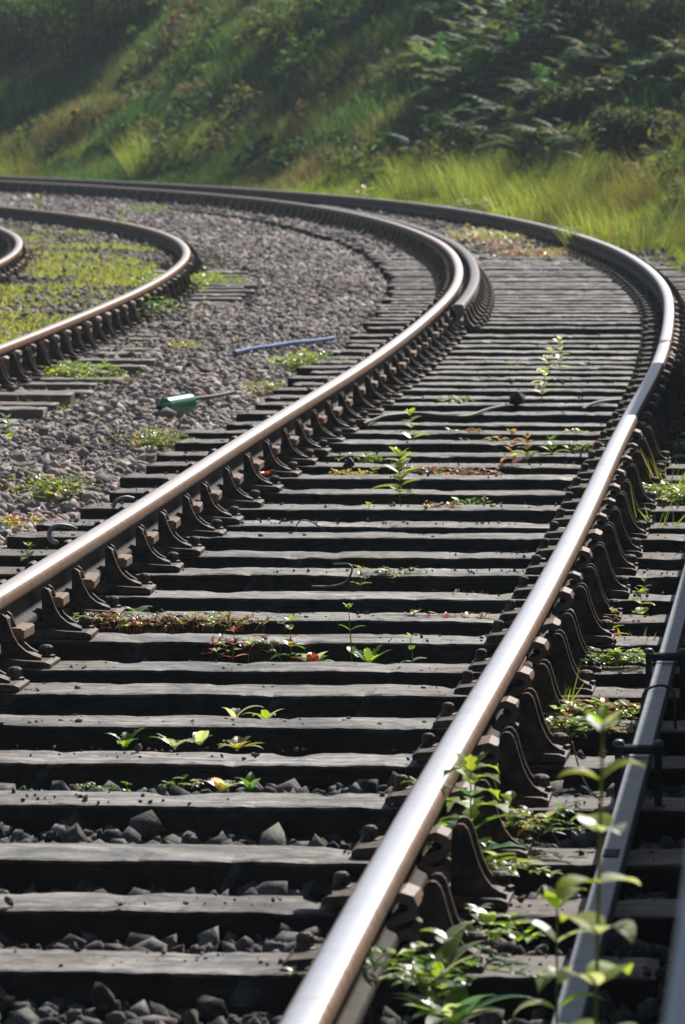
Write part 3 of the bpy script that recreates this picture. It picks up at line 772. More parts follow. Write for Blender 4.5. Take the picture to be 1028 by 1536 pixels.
# ------------------------------------------------------------------ weeds
GREEN, LIME, PALEG, BLUEG, DARKG = (.12, .22, .035), (.28, .36, .045), (.42, .46, .34), (.10, .20, .13), (.05, .10, .03)
RED, PINK, STRAW, ORANGE = (.26, .045, .045), (.42, .22, .20), (.34, .27, .12), (.40, .12, .03)
def jit(c, a=.2):
    k = 1 + random.uniform(-a, a); return tuple(max(.005, v * k * (1 + random.uniform(-.08, .08))) for v in c)
def w_stem(mb, h, lean=(0, 0), c=(.16, .20, .05), r=.003):
    pts = [Vector((lean[0] * (t ** 1.6), lean[1] * (t ** 1.6), h * t)) for t in (0, .2, .4, .6, .8, 1)]
    mb.tube(pts, r, 6, c=c, r1=r * .5); return pts
def stemmed(h, pairs, L, cols, lean=None, wide=.5, droop=.9, shape='oval', top=True, twist=1.4):
    st, lf = MB(), MB(); lean = lean or (random.uniform(-.1, .1) * h, random.uniform(-.1, .1) * h)
    pts = w_stem(st, h, lean, jit((.13, .15, .05)), min(.0045, .0018 + .004 * h))
    a = random.uniform(0, 3)
    for i in range(pairs):
        t = .25 + .75 * i / max(1, pairs - 1); p = Vector((lean[0] * t ** 1.6, lean[1] * t ** 1.6, h * t)); a += twist
        k = 1.2 - .5 * t
        for s in (0, PI):
            d = Vector((math.cos(a + s + random.uniform(-.4, .4)), math.sin(a + s), random.uniform(-.1, .7) + .4 * t))
            lf.leaf(p, d, (0, 0, 1), L * k * random.uniform(.8, 1.2), L * k * wide, jit(random.choice(cols)), droop * random.uniform(.6, 1.4), shape, 7)
    if top:
        for q in range(3): lf.leaf(pts[-1], (math.cos(a + q * 2.1), math.sin(a + q * 2.1), 1.2), (0, 0, 1), L * .5, L * .25, jit(random.choice(cols)), .5, shape, 5)
    return st, lf
def rosette(n_, L, cols, lift=.5, shape='lobed', wide=.34, droop=1.0, nseg=11):
    lf = MB(); a = random.uniform(0, 6)
    for i in range(n_):
        a += 2.4
        lf.leaf((0, 0, .004), (math.cos(a), math.sin(a), lift * random.uniform(.5, 1.6)), (0, 0, 1), L * random.uniform(.6, 1.1), L * wide, jit(random.choice(cols)), droop * random.uniform(.6, 1.3), shape, nseg)
    return None, lf
def mat_plant(rx, ry, n_, L, cols, hmax=.06):
    st, lf = None, MB()
    for i in range(n_):
        if random.random() < .4:                      # an arching sprig set with small leaves
            x, y = random.gauss(0, .45) * rx, random.gauss(0, .45) * ry; a = random.uniform(0, 6.28); ln = random.uniform(.8, 1.7) * (hmax + L); pts = []
            for q in range(7):
                t = q / 6; pts.append(Vector((x + math.cos(a) * ln * t * .8, y + math.sin(a) * ln * t * .8, hmax * random.uniform(.8, 1.1) * math.sin(min(1, t * 1.2 + .05) * PI * .75) * .9)))
            col = jit(random.choice(cols), .3); lf.tube(pts, .0011, 4, c=tuple(v * .6 for v in col))
            for q in range(1, 7):
                for sg in (-1, 1, 0):
                    aa = a + sg * random.uniform(.7, 1.5)
                    lf.leaf(pts[q], (math.cos(aa), math.sin(aa), random.uniform(-.2, .8)), (0, 0, 1), L * random.uniform(.4, .9), L * random.uniform(.22, .42), jit(col, .3), random.uniform(.2, 1.5), 'oval', 4)
            continue
        x, y = random.gauss(0, .5) * rx, random.gauss(0, .5) * ry; h = random.uniform(.2, 1) * hmax; a = random.uniform(0, 6.28)
        b = Vector((x, y, 0)); tpt = b + Vector((math.cos(a) * h * .5, math.sin(a) * h * .5, h))
        lf.tube([b, b.lerp(tpt, .5) + Vector((0, 0, .2 * h)), tpt], .0012, 4, c=jit(RED if RED in cols and random.random() < .7 else (.13, .15, .05)))
        for q in range(random.choice((2, 3, 3, 4))):
            aa = a + q * 2.1 + random.uniform(-.4, .4)
            lf.leaf(tpt, (math.cos(aa), math.sin(aa), random.uniform(.0, .7)), (0, 0, 1), L * random.uniform(.6, 1.2), L * .62, jit(random.choice(cols), .3), random.uniform(.2, 1), 'round' if random.random() < .6 else 'oval', 6)
    return st, lf
def grass_tuft(n_, h, cols, spread=.05, lean=.35):
    lf = MB()
    for i in range(n_):
        a = random.uniform(0, 6.28); r = random.uniform(0, spread)
        lf.leaf((r * math.cos(a), r * math.sin(a), 0), (math.cos(a) * lean * random.uniform(.2, 1.6), math.sin(a) * lean * random.uniform(.2, 1.6), 1), (math.sin(a), -math.cos(a), .2), h * random.uniform(.5, 1.1), random.uniform(.004, .007) * (1 + h), jit(random.choice(cols)), random.uniform(.1, .9), 'blade', 6, .1)
    return None, lf
def plant(name, where, made, label, cat='weed', group=None, z=None):
    p = Vector(where) if len(where) == 3 else (on_ground(*where) if z is None else g(where[0], where[1], z))
    if p.y > 50 and MAIN.local([p.x], [p.y])[1][0] > -1.2: p.z += .085          # the cribs are filled with stones on the far bend
    k_ = 1.
    if z is not None and z < -.03 and where[1] > 1050 and where[0] < 500: p = g(where[0], where[1], -.03); k_ = .8
    st, lf = made
    if st is None or not st.v:
        o = lf.build(name, M_LEAF, None, False, p, True); o.scale = (k_,) * 3; tag(o, label, cat, group); return o
    r = empty(name, p); tag(r, label, cat, group)
    st.build('stem', M_LEAF, r, True, None, True); lf.build('foliage', M_LEAF, r, False, None, True); return r
Z0 = -.045
W = plant
# between the rails, from far to near
W('leafy_weed', (812, 612), stemmed(.29, 8, .085, [PALEG, (.62, .65, .52), (.62, .65, .52)], (.05, 0), .5, 1.1), 'tall pale-leaved weed between the rails in the middle distance', z=Z0)
W('leafy_weed', (840, 562), stemmed(.20, 6, .08, [PALEG, (.6, .62, .5)]), 'pale bushy weed behind the tall pale-leaved one', z=Z0)
W('grass_tuft', (772, 556), grass_tuft(14, .09, [GREEN, LIME]), 'small green tuft beyond the dark debris lump', 'grass tuft', z=Z0)
W('leafy_weed', (618, 672), stemmed(.15, 5, .085, [GREEN, PALEG, LIME]), 'small green weed behind the leafy yellow one', z=Z0)
W('leafy_weed', (600, 757), stemmed(.19, 7, .11, [LIME, (.36, .42, .06), PALEG], (.0, 0), .46), 'leafy yellow-green weed standing in the middle of the track', z=Z0)
W('leafy_weed', (768, 712), stemmed(.17, 6, .075, [PALEG, STRAW, PINK], (.0, .0)), 'thin weed with a reddish stem right of the leafy yellow one', z=Z0)
W('leafy_weed', (790, 700), stemmed(.12, 5, .08, [STRAW, LIME, PINK]), 'straw and pink weed beside the red-stemmed one', z=Z0)
W('leafy_weed', (830, 695), stemmed(.10, 5, .08, [LIME, GREEN]), 'small bright green weed near the outer rail in the middle distance', z=Z0)
for (x, y, lab, cols) in ((735, 676, 'scrap of pale weed left of the red-stemmed one', [PALEG, STRAW]), (690, 664, 'tiny straw coloured weed between sleepers, level with the small green weed', [STRAW, PINK]), (862, 664, 'tiny yellow weed close to the outer rail above the pale creeping one', [(.5, .42, .06), LIME]), (555, 700, 'tiny green weed near the inner rail above the red row', [GREEN, LIME]), (690, 770, 'tiny green weed right of the tiny red seedlings', [GREEN, LIME]), (580, 880, 'scrap of pale weed right of the little yellow seedling', [PALEG, STRAW]), (690, 612, 'tiny pale weed left of the debris lump', [PALEG, GREEN])):
    W('creeping_weed', (x, y), mat_plant(.07, .03, 12, .034, cols, .06), lab, z=Z0)
W('creeping_weed', (880, 684), mat_plant(.10, .05, 24, .026, [PALEG, ORANGE, GREEN]), 'pale creeping weed with one orange leaf touching the outer rail', z=Z0)
for (x, y, lab, cols) in ((535, 727, 'low weed with yellow leaves at the left of the red row', [STRAW, LIME, (.5, .4, .08)]), (640, 722, 'low red weed in the row behind the leafy yellow weed, left half', [RED, PINK, GREEN]), (705, 725, 'low red weed in the row behind the leafy yellow weed, right half', [RED, STRAW, PINK])):
    W('creeping_weed', (x, y), mat_plant(.13, .05, 46, .026, cols), lab, z=Z0)
W('creeping_weed', (662, 776), mat_plant(.06, .03, 16, .024, [RED, PINK, PALEG]), 'tiny red seedling patch two sleepers below the red row', z=Z0)
W('leafy_weed', (552, 778), stemmed(.05, 2, .045, [(.5, .45, .08), LIME]), 'single yellow seedling between sleepers in mid track', z=Z0)
W('leafy_weed', (541, 886), stemmed(.07, 3, .04, [(.42, .36, .08), STRAW]), 'little yellow seedling beside the hooked wire', z=Z0)
for (x, wd, lab) in ((140, .13, 'leftmost low patch in the band of red-leaved weeds'), (205, .12, 'second low patch in the band of red-leaved weeds, green leaved on top'), (270, .13, 'middle low patch in the band of red-leaved weeds'), (340, .12, 'rightmost patch in the band of red-leaved weeds')):
    W('creeping_weed', (x, 948), mat_plant(wd, .05, 30, .022, [RED, PINK, (.35, .16, .10), GREEN, PALEG, STRAW, LIME, PALEG], .055), lab, z=-.03)
W('leafy_weed', (205, 925), rosette(9, .07, [PALEG, GREEN], .8, 'oval', .5), 'pale green leaf rosette above the red-leaved band', z=Z0)
W('dandelion', (405, 922), rosette(13, .13, [LIME, GREEN, (.3, .4, .05)], .75), 'wide green dandelion with jagged leaves, left of two')
W('dandelion', (530, 922), rosette(11, .12, [LIME, GREEN, (.3, .4, .05)], .75), 'wide green dandelion with jagged leaves, right of two')
W('dandelion', (482, 922), rosette(7, .10, [PALEG, BLUEG], 1.5, 'lobed'), 'pale silvery leaf clump between the two dandelions')
W('leafy_weed', (350, 1000), stemmed(.10, 3, .05, [RED, PALEG, PINK]), 'red-stemmed seedling in the gap below the red band, at left', z=-.07)
W('creeping_weed', (330, 998), mat_plant(.10, .04, 10, .03, [PALEG, RED, GREEN], .09), 'seedlings with pale tops and red stalks beside the red-stemmed one', z=-.07)
W('leafy_weed', (437, 1000), stemmed(.13, 5, .06, [LIME, STRAW, GREEN]), 'yellow-green jagged weed in the middle of the gap', z=-.07)
W('creeping_weed', (405, 998), mat_plant(.08, .03, 9, .035, [PALEG, GREEN, RED], .09), 'pale rounded leaves on red stalks left of the yellow-green weed', z=-.07)
W('dandelion', (470, 1000), rosette(8, .09, [PALEG, GREEN, RED], .9, 'oval', .4), 'low pale rosette right of the yellow-green weed', z=-.06)
W('leafy_weed', (528, 1002), stemmed(.17, 3, .05, [PALEG, LIME, GREEN]), 'slim green weed with a whitish top below the right dandelion', z=-.07)
W('dandelion', (553, 1001), rosette(8, .09, [LIME, GREEN], 1.2), 'small upright green dandelion near the middle of the gap', z=-.06)
W('leafy_weed', (620, 1004), stemmed(.09, 3, .045, [PALEG, GREEN, LIME]), 'tiny green weed left of the outer rail', z=-.07)
W('creeping_weed', (645, 950), mat_plant(.09, .03, 26, .028, [RED, PALEG, PINK]), 'small red and pale weed against the sleeper end near the outer rail', z=-.05)
W('creeping_weed', (705, 952), mat_plant(.05, .03, 14, .028, [PALEG, STRAW, RED]), 'small straw coloured weed touching the outer rail chair', z=-.05)
W('leafy_weed', (352, 1082), rosette(3, .11, [PALEG, (.5, .52, .42)], 1.5, 'oval', .3, 1.7), 'single arching pale leaf in the dark gap at left centre', z=-.07)
W('leafy_weed', (400, 1084), rosette(5, .12, [PALEG, STRAW, LIME], 1.1, 'oval', .22, 1.1), 'fan of narrow leaves right of the arching pale leaf', z=-.07)
W('leafy_weed', (188, 1124), rosette(5, .10, [LIME, PALEG, GREEN], 1.4, 'lobed', .34), 'jagged lime leaf pair on the left in the dark gap', z=-.07)
W('leafy_weed', (262, 1124), rosette(7, .09, [PALEG, GREEN], .8, 'lobed', .4), 'pale toothed leaves left of the centre in the dark gap', z=-.06)
W('leafy_weed', (300, 1120), rosette(6, .07, [PALEG, BLUEG, GREEN], 1.2, 'round', .6), 'small roundish silvery leaves beside the pale toothed ones', z=-.06)
W('leafy_weed', (357, 1126), rosette(9, .09, [LIME, (.45, .42, .06), STRAW], .8, 'lobed', .4), 'yellowing toothed leaves at the right of the row', z=-.06)
W('creeping_weed', (165, 1190), mat_plant(.10, .03, 7, .026, [LIME, GREEN], .03), 'flat lime weed under the fourth sleeper at left', z=-.05)
W('creeping_weed', (245, 1184), mat_plant(.08, .03, 5, .03, [GREEN, PALEG, LIME], .04), 'flat green weed right of the flat lime one', z=-.05)
W('leafy_weed', (332, 1190), rosette(8, .085, [PINK, PALEG, (.55, .5, .45)], 1.2, 'oval', .42), 'pinkish white curled leaves in the lower gap', z=-.06)
W('leafy_weed', (375, 1188), rosette(4, .07, [BLUEG, GREEN], 1.2, 'oval', .4), 'small bluish leaf clump right of the pinkish leaves', z=-.06)
W('leafy_weed', (380, 705), rosette(6, .10, [PALEG, (.5, .55, .5)], 1.1, 'oval', .4), 'pale leaf caught on the key of the inner rail', z=.03)
W('leafy_weed', (399, 715), rosette(7, .045, [ORANGE, (.5, .1, .05)], 1.0, 'oval', .5), 'small orange-red leaf cluster beside the inner rail', z=.01)
# right of the outer rail
W('nettle', (706, 1330), stemmed(.235, 8, .12, [LIME, GREEN, BLUEG, (.3, .4, .06)], (.0, -.02), .48, 1.3, 'lobed'), 'large toothed green weed growing against the outer rail', z=-.02)
W('nettle', (675, 1300), stemmed(.15, 5, .10, [GREEN, LIME], (-.05, 0), .46, 1.2, 'lobed'), 'smaller toothed weed leaning over the rail head', z=0.)
W('creeping_weed', (775, 1270), mat_plant(.10, .05, 24, .04, [PALEG, GREEN, (.5, .5, .35), STRAW], .09), 'pale round-leaved weed right of the large toothed weed', z=0.)
W('creeping_weed', (722, 1325), mat_plant(.06, .05, 24, .04, [PALEG, LIME], .06), 'yellowish leaves under the large toothed weed', z=0.)
W('leafy_weed', (650, 1490), rosette(13, .13, [LIME, GREEN, PALEG, (.5, .54, .42)], 1.1, 'oval', .34), 'big leaf clump with bright upright leaves at the bottom of the outer rail', z=.0)
W('leafy_weed', (650, 1530), mat_plant(.07, .10, 15, .05, [PALEG, GREEN, BLUEG, LIME], .14), 'mass of pale and bluish leaves at the bottom edge right of the rail', z=0.)
W('leafy_weed', (680, 1545), rosette(12, .15, [PALEG, (.5, .54, .46), BLUEG, GREEN], .7, 'oval', .27), 'narrow pale leaves at the bottom edge right of the mass', z=0.)
W('leafy_weed', (760, 1430), mat_plant(.06, .05, 9, .045, [PALEG, GREEN, LIME], .08), 'pale leaf pair patch left of the blurred stem', z=0.)
def at_depth(px, Z, z=0.): return Vector(((px - 514) / F * Z, Z, z))
W('tall_weed', at_depth(893, 7.9), stemmed(.73, 9, .085, [LIME, PALEG, (.34, .44, .06), (.34, .40, .06)], (.012, 0), .74, 1.6), 'tall blurred yellow-green weed standing before the point rodding')
W('tall_weed', at_depth(838, 9.0), stemmed(.34, 6, .10, [LIME, (.34, .42, .06), PALEG], (.0, 0), .42, 1.7), 'shorter blurred weed with drooping lime leaves at the bottom edge')
W('broad_leaf_weed', at_depth(945, 9.6), rosette(7, .15, [BLUEG, (.12, .24, .17)], .8, 'oval', .4, .9), 'broad blue-green leaves in shade right of the rodding')
W('grass_tuft', (836, 1075), grass_tuft(12, .14, [LIME, GREEN, (.3, .4, .06)], .05, .45), 'bright green grass tuft between two chairs of the outer rail', 'grass tuft', z=0.)
W('creeping_weed', (900, 1090), mat_plant(.12, .07, 60, .035, [PALEG, GREEN, LIME, ORANGE], .06), 'pale creeping patch with orange leaves left of the rodding', z=0.)
W('creeping_weed', (835, 1110), mat_plant(.07, .05, 26, .035, [PALEG, STRAW, GREEN], .05), 'pale leaves below the bright grass tuft', z=0.)
W('creeping_weed', (920, 1002), mat_plant(.09, .05, 30, .035, [PALEG, LIME, GREEN], .05), 'pale green creeping patch above the orange one', z=0.)
W('leafy_weed', (920, 966), stemmed(.09, 4, .05, [PALEG, STRAW, ORANGE, LIME]), 'little weed with pale and orange leaves by the far roller stand', z=-.03)
W('grass_tuft', (955, 966), grass_tuft(9, .08, [LIME, ORANGE, GREEN]), 'tiny lime grass tuft by the far roller stand', 'grass tuft', z=-.03)
W('leafy_weed', (962, 932), stemmed(.085, 3, .055, [LIME, (.36, .46, .06)], None, .7), 'lime seedling with rounded leaves left of the rodding', z=-.03)
W('leafy_weed', (968, 896), stemmed(.05, 3, .03, [STRAW, LIME]), 'small straw coloured weed above the lime seedling', z=-.02)
W('grass_tuft', (985, 800), grass_tuft(22, .20, [LIME, GREEN, STRAW], .12, .7), 'sprawling grass tuft right of the outer rail, lower of two', 'grass tuft', z=-.03)
W('grass_tuft', (1005, 742), grass_tuft(40, .22, [LIME, GREEN, STRAW], .14, .6), 'sprawling grass tuft right of the outer rail, upper of two', 'grass tuft', z=-.03)
W('creeping_weed', (1000, 760), mat_plant(.20, .25, 110, .035, [PALEG, LIME, GREEN, STRAW], .08), 'pale creeping patch under the sprawling grass at right', z=-.03)
W('creeping_weed', (1008, 690), mat_plant(.14, .3, 60, .04, [BLUEG, GREEN, DARKG], .08), 'dark blue-green creeping patch in shade at the right edge', z=-.05)
# left of the inner rail, in the gravel
W('creeping_weed', (455, 560), mat_plant(.14, .5, 110, .035, [LIME, (.36, .42, .06), GREEN], .12), 'bright green weed clump beside the sleeper ends under the blue hose')
W('creeping_weed', (395, 590), mat_plant(.12, .5, 70, .03, [LIME, PALEG, GREEN, STRAW], .06), 'low yellowish weed trailing from the bright green clump')
W('creeping_weed', (232, 680), mat_plant(.09, .4, 60, .032, [LIME, GREEN, STRAW], .10), 'yellow-green weed clump at the sleeper ends left of the inner rail')
W('creeping_weed', (75, 755), mat_plant(.10, .3, 60, .032, [LIME, GREEN, (.5, .4, .06)], .11), 'yellow-green weed clump in the gravel near the left edge')
W('leafy_weed', (14, 668), stemmed(.12, 5, .06, [GREEN, LIME]), 'small bright green weed in gravel at the left edge')
W('creeping_weed', (20, 792), mat_plant(.10, .2, 40, .03, [(.5, .42, .06), ORANGE, PALEG], .04), 'yellow and orange leaves scattered at the left edge')
W('leafy_weed', (42, 842), stemmed(.05, 2, .05, [LIME, GREEN]), 'tiny green seedling on a sleeper end at the left edge', z=0.)
W('creeping_weed', (120, 572), mat_plant(.20, .7, 120, .035, [LIME, (.36, .42, .06), GREEN], .10), 'bright lime weeds in front of the siding sleepers')
W('grass_tuft', (85, 620), grass_tuft(60, .09, [LIME, GREEN, STRAW], .30, .6), 'grassy patch in the gravel below the siding', 'grass tuft')
W('grass_tuft', (205, 582), grass_tuft(60, .10, [LIME, STRAW, GREEN], .22, .6), 'pale grass patch in gravel above the green pipe', 'grass tuft')
W('creeping_weed', (270, 526), mat_plant(.14, .5, 50, .03, [LIME, STRAW], .05), 'little yellowish weed in open gravel left of the blue hose')
W('leafy_weed', (185, 362), stemmed(.32, 7, .13, [GREEN, LIME]), 'upright green weed against the siding rail, right of two')
W('leafy_weed', (55, 338), stemmed(.34, 7, .14, [GREEN, LIME, STRAW]), 'upright green weed against the siding rail, left of two')
W('leafy_weed', (222, 322), mat_plant(.2, .8, 40, .05, [LIME, GREEN], .12), 'low lime weed in the gravel beyond the siding bend')
W('creeping_weed', (270, 440), mat_plant(.28, 1.6, 200, .05, [LIME, GREEN, (.36, .42, .06)], .16), 'yellow-green weeds growing along the outside of the siding bend')
W('creeping_weed', (205, 480), mat_plant(.22, 1.2, 130, .045, [GREEN, LIME, DARKG], .14), 'green weeds along the siding rail below the bend')
W('creeping_weed', (320, 430), mat_plant(.3, 1.4, 120, .045, [LIME, STRAW, GREEN], .08), 'low lime weed right of the siding bend')
W('leafy_weed', (80, 520), stemmed(.15, 5, .06, [GREEN, LIME]), 'small green weed among the siding chairs')
W('leafy_weed', (710, 335), mat_plant(.2, .6, 60, .06, [LIME, STRAW, GREEN], .22), 'straw green weed between rails on the far bend, right of two')
W('leafy_weed', (552, 312), mat_plant(.15, .5, 30, .06, [LIME, STRAW, GREEN], .22), 'straw green weed between rails on the far bend, left of two')
W('creeping_weed', (733, 372), mat_plant(.5, 3.0, 220, .05, [LIME, STRAW, PALEG, PINK], .08), 'yellowish creeping patch between the rails of the far bend')
W('creeping_weed', (800, 400), mat_plant(.4, 1.6, 120, .045, [RED, STRAW, LIME, PINK], .08), 'reddish creeping patch in front of the yellowish one')
W('creeping_weed', (965, 452), mat_plant(.12, .8, 40, .045, [LIME, GREEN], .10), 'bright lime weed inside the outer rail at the bend')
W('leafy_weed', (745, 385), mat_plant(.3, 1.2, 60, .04, [PINK, RED, STRAW], .06), 'pink speckled creeping patch left of the reddish one')

# ------------------------------------------------------------------ grass
def blades(name, P, Hh, Wd, C, label, cat='grass', lean=.35):
    n_ = len(P); a = rng.uniform(0, 2 * PI, n_); f = rng.uniform(0, 2 * PI, n_)
    l = lean * rng.uniform(.2, 1.6, n_)
    d = np.c_[np.cos(a) * l, np.sin(a) * l]; sd = np.c_[np.cos(f), np.sin(f)] * Wd[:, None] / 2
    V = np.zeros((n_, 5, 3))
    for k, (t, w) in enumerate(((0, 1), (0, -1), (.55, .75), (.55, -.75), (1, 0))):
        V[:, k, 0] = P[:, 0] + d[:, 0] * Hh * t ** 1.8 + sd[:, 0] * w
        V[:, k, 1] = P[:, 1] + d[:, 1] * Hh * t ** 1.8 + sd[:, 1] * w
        V[:, k, 2] = P[:, 2] - .02 + Hh * t * (1 - .25 * t * l)
    Fc = np.array([(0, 1, 3), (0, 3, 2), (2, 3, 4)])[None] + (np.arange(n_) * 5)[:, None, None]
    o = np_mesh(name, V.reshape(-1, 3), Fc.reshape(-1, 3), np.repeat(np.clip(C, .004, .9), 5, 0), M_GRASS)
    return tag(o, label, cat, kind='stuff')
def pix_of(P):
    d = P[:, 1] * math.cos(PITCH) + (EYE - P[:, 2]) * math.sin(PITCH); v = -P[:, 1] * math.sin(PITCH) + (EYE - P[:, 2]) * math.cos(PITCH)
    return 514 + F * P[:, 0] / d, 768 + F * v / d
random.seed(23)
fern_pts = []
for row, y in enumerate(range(-40, 245, 13)):
    x0 = 655 + abs(y - 95) * .35 + (row % 2) * 18
    for x in np.arange(x0, 1070, 33):
        xx, yy = x + random.uniform(-16, 16), y + random.uniform(-9, 9)
        if yy > 150 + (1028 - xx) * .22 and xx > 900: continue
        fern_pts.append((xx, yy))
fern_pts += [(905, 262), (960, 250), (1015, 258), (650, 235)]
fern_at = [on_bank(a, b) for a, b in fern_pts]
# long grass all over the bank
n_try = 950000
s_ = rng.uniform(36, 135, n_try); o_ = GAUGE + .5 + rng.uniform(0, 1, n_try) ** 1.2 * 9.5
h_ = np.interp(s_, MAIN.s, MAIN.th)
X = np.interp(s_, MAIN.s, MAIN.x) + o_ * np.cos(h_); Y = np.interp(s_, MAIN.s, MAIN.y) - o_ * np.sin(h_)
Z = ground_z(X, Y); P = np.c_[X, Y, Z]; px, py = pix_of(P)
d_ = o_ - GAUGE
dens = .5 + .5 * sm(d_, .7, 1.4); dens = np.where(d_ < .75, dens * .35, dens)
fd = np.full(n_try, 9.)
for q in fern_at: fd = np.minimum(fd, np.hypot(X - q.x, Y - q.y))
dens *= np.where(fd < .75, .12, 1)
k = (px > -60) & (px < 1090) & (py > -90) & (rng.random(n_try) < dens)
P, d_, px, py = P[k], d_[k], px[k], py[k]
tall = vnoise(P[:, 0], P[:, 1], .8, 31); dry = .6 * vnoise(P[:, 0], P[:, 1], .5, 32) + .4 * vnoise(P[:, 0], P[:, 1], 1.6, 34) + rng.normal(0, .16, len(P))
Hh = (.14 + .45 * tall * sm(d_, .8, 2.0)) * rng.uniform(.6, 1.3, len(P))
C = np.array([.075, .145, .045])[None] * rng.uniform(.4, 1.7, (len(P), 1))
C = np.where((dry > .62)[:, None], np.array([.20, .16, .095])[None] * rng.uniform(.5, 1.5, (len(P), 1)), C)
lime = (d_ < 3.0) & (vnoise(P[:, 0], P[:, 1], .5, 33) + rng.normal(0, .1, len(P)) > .46)
lime &= P[:, 1] < 90
C[lime] = np.array([.23, .29, .05]) * rng.uniform(.5, 1.5, (lime.sum(), 1))
blades('bank_grass', P, Hh, rng.uniform(.006, .012, len(P)) * (.6 + P[:, 1] / 110), C, 'long green and straw grass covering the bank behind the tracks', lean=.45)
# low growth between the siding rails
n_try = 110000
s_ = rng.uniform(14, 72, n_try); o_ = rng.uniform(-1.5, .72, n_try)
h_ = np.interp(s_, SIDE.s, SIDE.th); X = np.interp(s_, SIDE.s, SIDE.x) + o_ * np.cos(h_); Y = np.interp(s_, SIDE.s, SIDE.y) - o_ * np.sin(h_)
P = np.c_[X, Y, ground_z(X, Y) + .01]; px, py = pix_of(P)
cov = vnoise(X, Y, .55, 41) * .5 + vnoise(X, Y, 1.7, 42) * .5 - .22 * sm(np.abs(o_ + .1), .35, .75)
k = (px > -30) & (cov > .47) & (rng.random(n_try) < .9)
P = P[k]
C = np.where((rng.random(len(P)) < .25)[:, None], np.array([.40, .36, .13])[None], np.array([.31, .36, .07])[None]) * rng.uniform(.6, 1.4, (len(P), 1))
blades('siding_grass', P, rng.uniform(.02, .06, len(P)) * (.6 + 1.3 * vnoise(P[:, 0], P[:, 1], 1.1, 44)), rng.uniform(.012, .022, len(P)), C, 'low yellow-green growth between the rails of the siding', lean=.8)
# lush tufts at the foot of the bank
def lush(px, py, n_, h, spread, cols, lab):
    p = on_bank(px, py); mb = MB()
    for i in range(int(n_ * 2.2)):
        a = random.uniform(0, 6.28); r = spread * math.sqrt(random.random())
        x, y = r * math.cos(a), r * math.sin(a) * .8
        l = random.uniform(.15, .7)
        mb.leaf((x, y, gz(p.x + x, p.y + y) - p.z - .03), (math.cos(a) * l, math.sin(a) * l, 1), (math.sin(a), -math.cos(a), .2), 1.25 * h * random.uniform(.3, 1.15), random.uniform(.005, .011), jit(random.choice(cols), .4), random.uniform(.3, 1.6), 'blade', 4, .1)
    o = mb.build('grass_clump', M_GRASS, None, False, p, True); tag(o, lab, 'grass clump', 'grass clumps at the foot of the bank')
LUSH = [(.36, .44, .08), (.24, .34, .06), (.48, .50, .18), (.12, .19, .045), (.38, .34, .15)]
lush(790, 322, 900, .72, .95, LUSH, 'tall lush lime grass clump at the foot of the bank, largest one')
lush(690, 300, 650, .66, .85, LUSH, 'lush grass clump left of the largest one on the foot of the bank')
lush(862, 345, 700, .6, .8, LUSH, 'lush grass clump right of the largest one on the foot of the bank')
lush(985, 384, 800, .55, .8, LUSH + [(.3, .24, .1)], 'grass clump mixed with straw at the right edge of the bank foot')
lush(930, 345, 600, .6, .8, [(.13, .19, .04), (.28, .22, .1)], 'mixed green and straw grass clump under the bracken')
lush(1015, 318, 500, .7, .7, [(.28, .2, .1), (.2, .2, .06)], 'brown seeding grass clump at the right edge above the lime one')
lush(245, 268, 420, .85, .5, LUSH, 'lone yellow-green grass clump behind the rails at left')
lush(70, 260, 350, .5, 1.0, [(.24, .22, .07), (.2, .24, .05)], 'yellowish grass clump behind the rails near the left edge')

# rough undergrowth of docks, nettles and brambles over the bank
n_b = 520; s_ = rng.uniform(58, 128, n_b); o_ = GAUGE + 1.9 + rng.uniform(0, 1, n_b) ** .9 * 7.5
h_ = np.interp(s_, MAIN.s, MAIN.th); bx = np.interp(s_, MAIN.s, MAIN.x) + o_ * np.cos(h_); by = np.interp(s_, MAIN.s, MAIN.y) - o_ * np.sin(h_)
bz = ground_z(bx, by); px, py = pix_of(np.c_[bx, by, bz]); k = (px > -80) & (px < 1100) & (py > -120); bx, by, bz = bx[k], by[k], bz[k]
pal = np.array([(.06, .105, .035), (.09, .13, .045), (.045, .08, .035), (.14, .14, .06), (.16, .12, .075), (.11, .16, .05)])
VV, CC = [], []
for x, y, z in zip(bx, by, bz):
    n_l = rng.integers(120, 320); R0 = rng.uniform(.22, .62); hh = R0 * rng.uniform(.6, 1.7); c0 = pal[rng.integers(len(pal))]
    d = rng.normal(size=(n_l, 3)); d /= np.linalg.norm(d, axis=1)[:, None]; d *= rng.random((n_l, 1)) ** .45; d[:, 2] = np.abs(d[:, 2])
    ctr = np.c_[x + d[:, 0] * R0, y + d[:, 1] * R0, z + d[:, 2] * hh]
    a = rng.normal(size=(n_l, 3)); a[:, 2] *= .5; a /= np.linalg.norm(a, axis=1)[:, None]; b = np.cross(a, rng.normal(size=(n_l, 3))); b /= np.linalg.norm(b, axis=1)[:, None]
    ln = rng.uniform(.04, .11, (n_l, 1)); wd = ln * rng.uniform(.25, .6, (n_l, 1))
    VV.append(np.stack([ctr - a * ln, ctr + b * wd, ctr + a * ln - np.array([0, 0, .02]), ctr - b * wd], 1)); CC.append(np.repeat(c0[None] * rng.uniform(.6, 1.5, (n_l, 1)), 4, 0))
VV = np.concatenate(VV).reshape(-1, 3)
tag(np_mesh('bank_undergrowth', VV, np.arange(len(VV)).reshape(-1, 4), np.concatenate(CC), M_BUSHLEAF), 'rough mixed undergrowth of docks and brambles spread over the bank', 'undergrowth', kind='stuff')

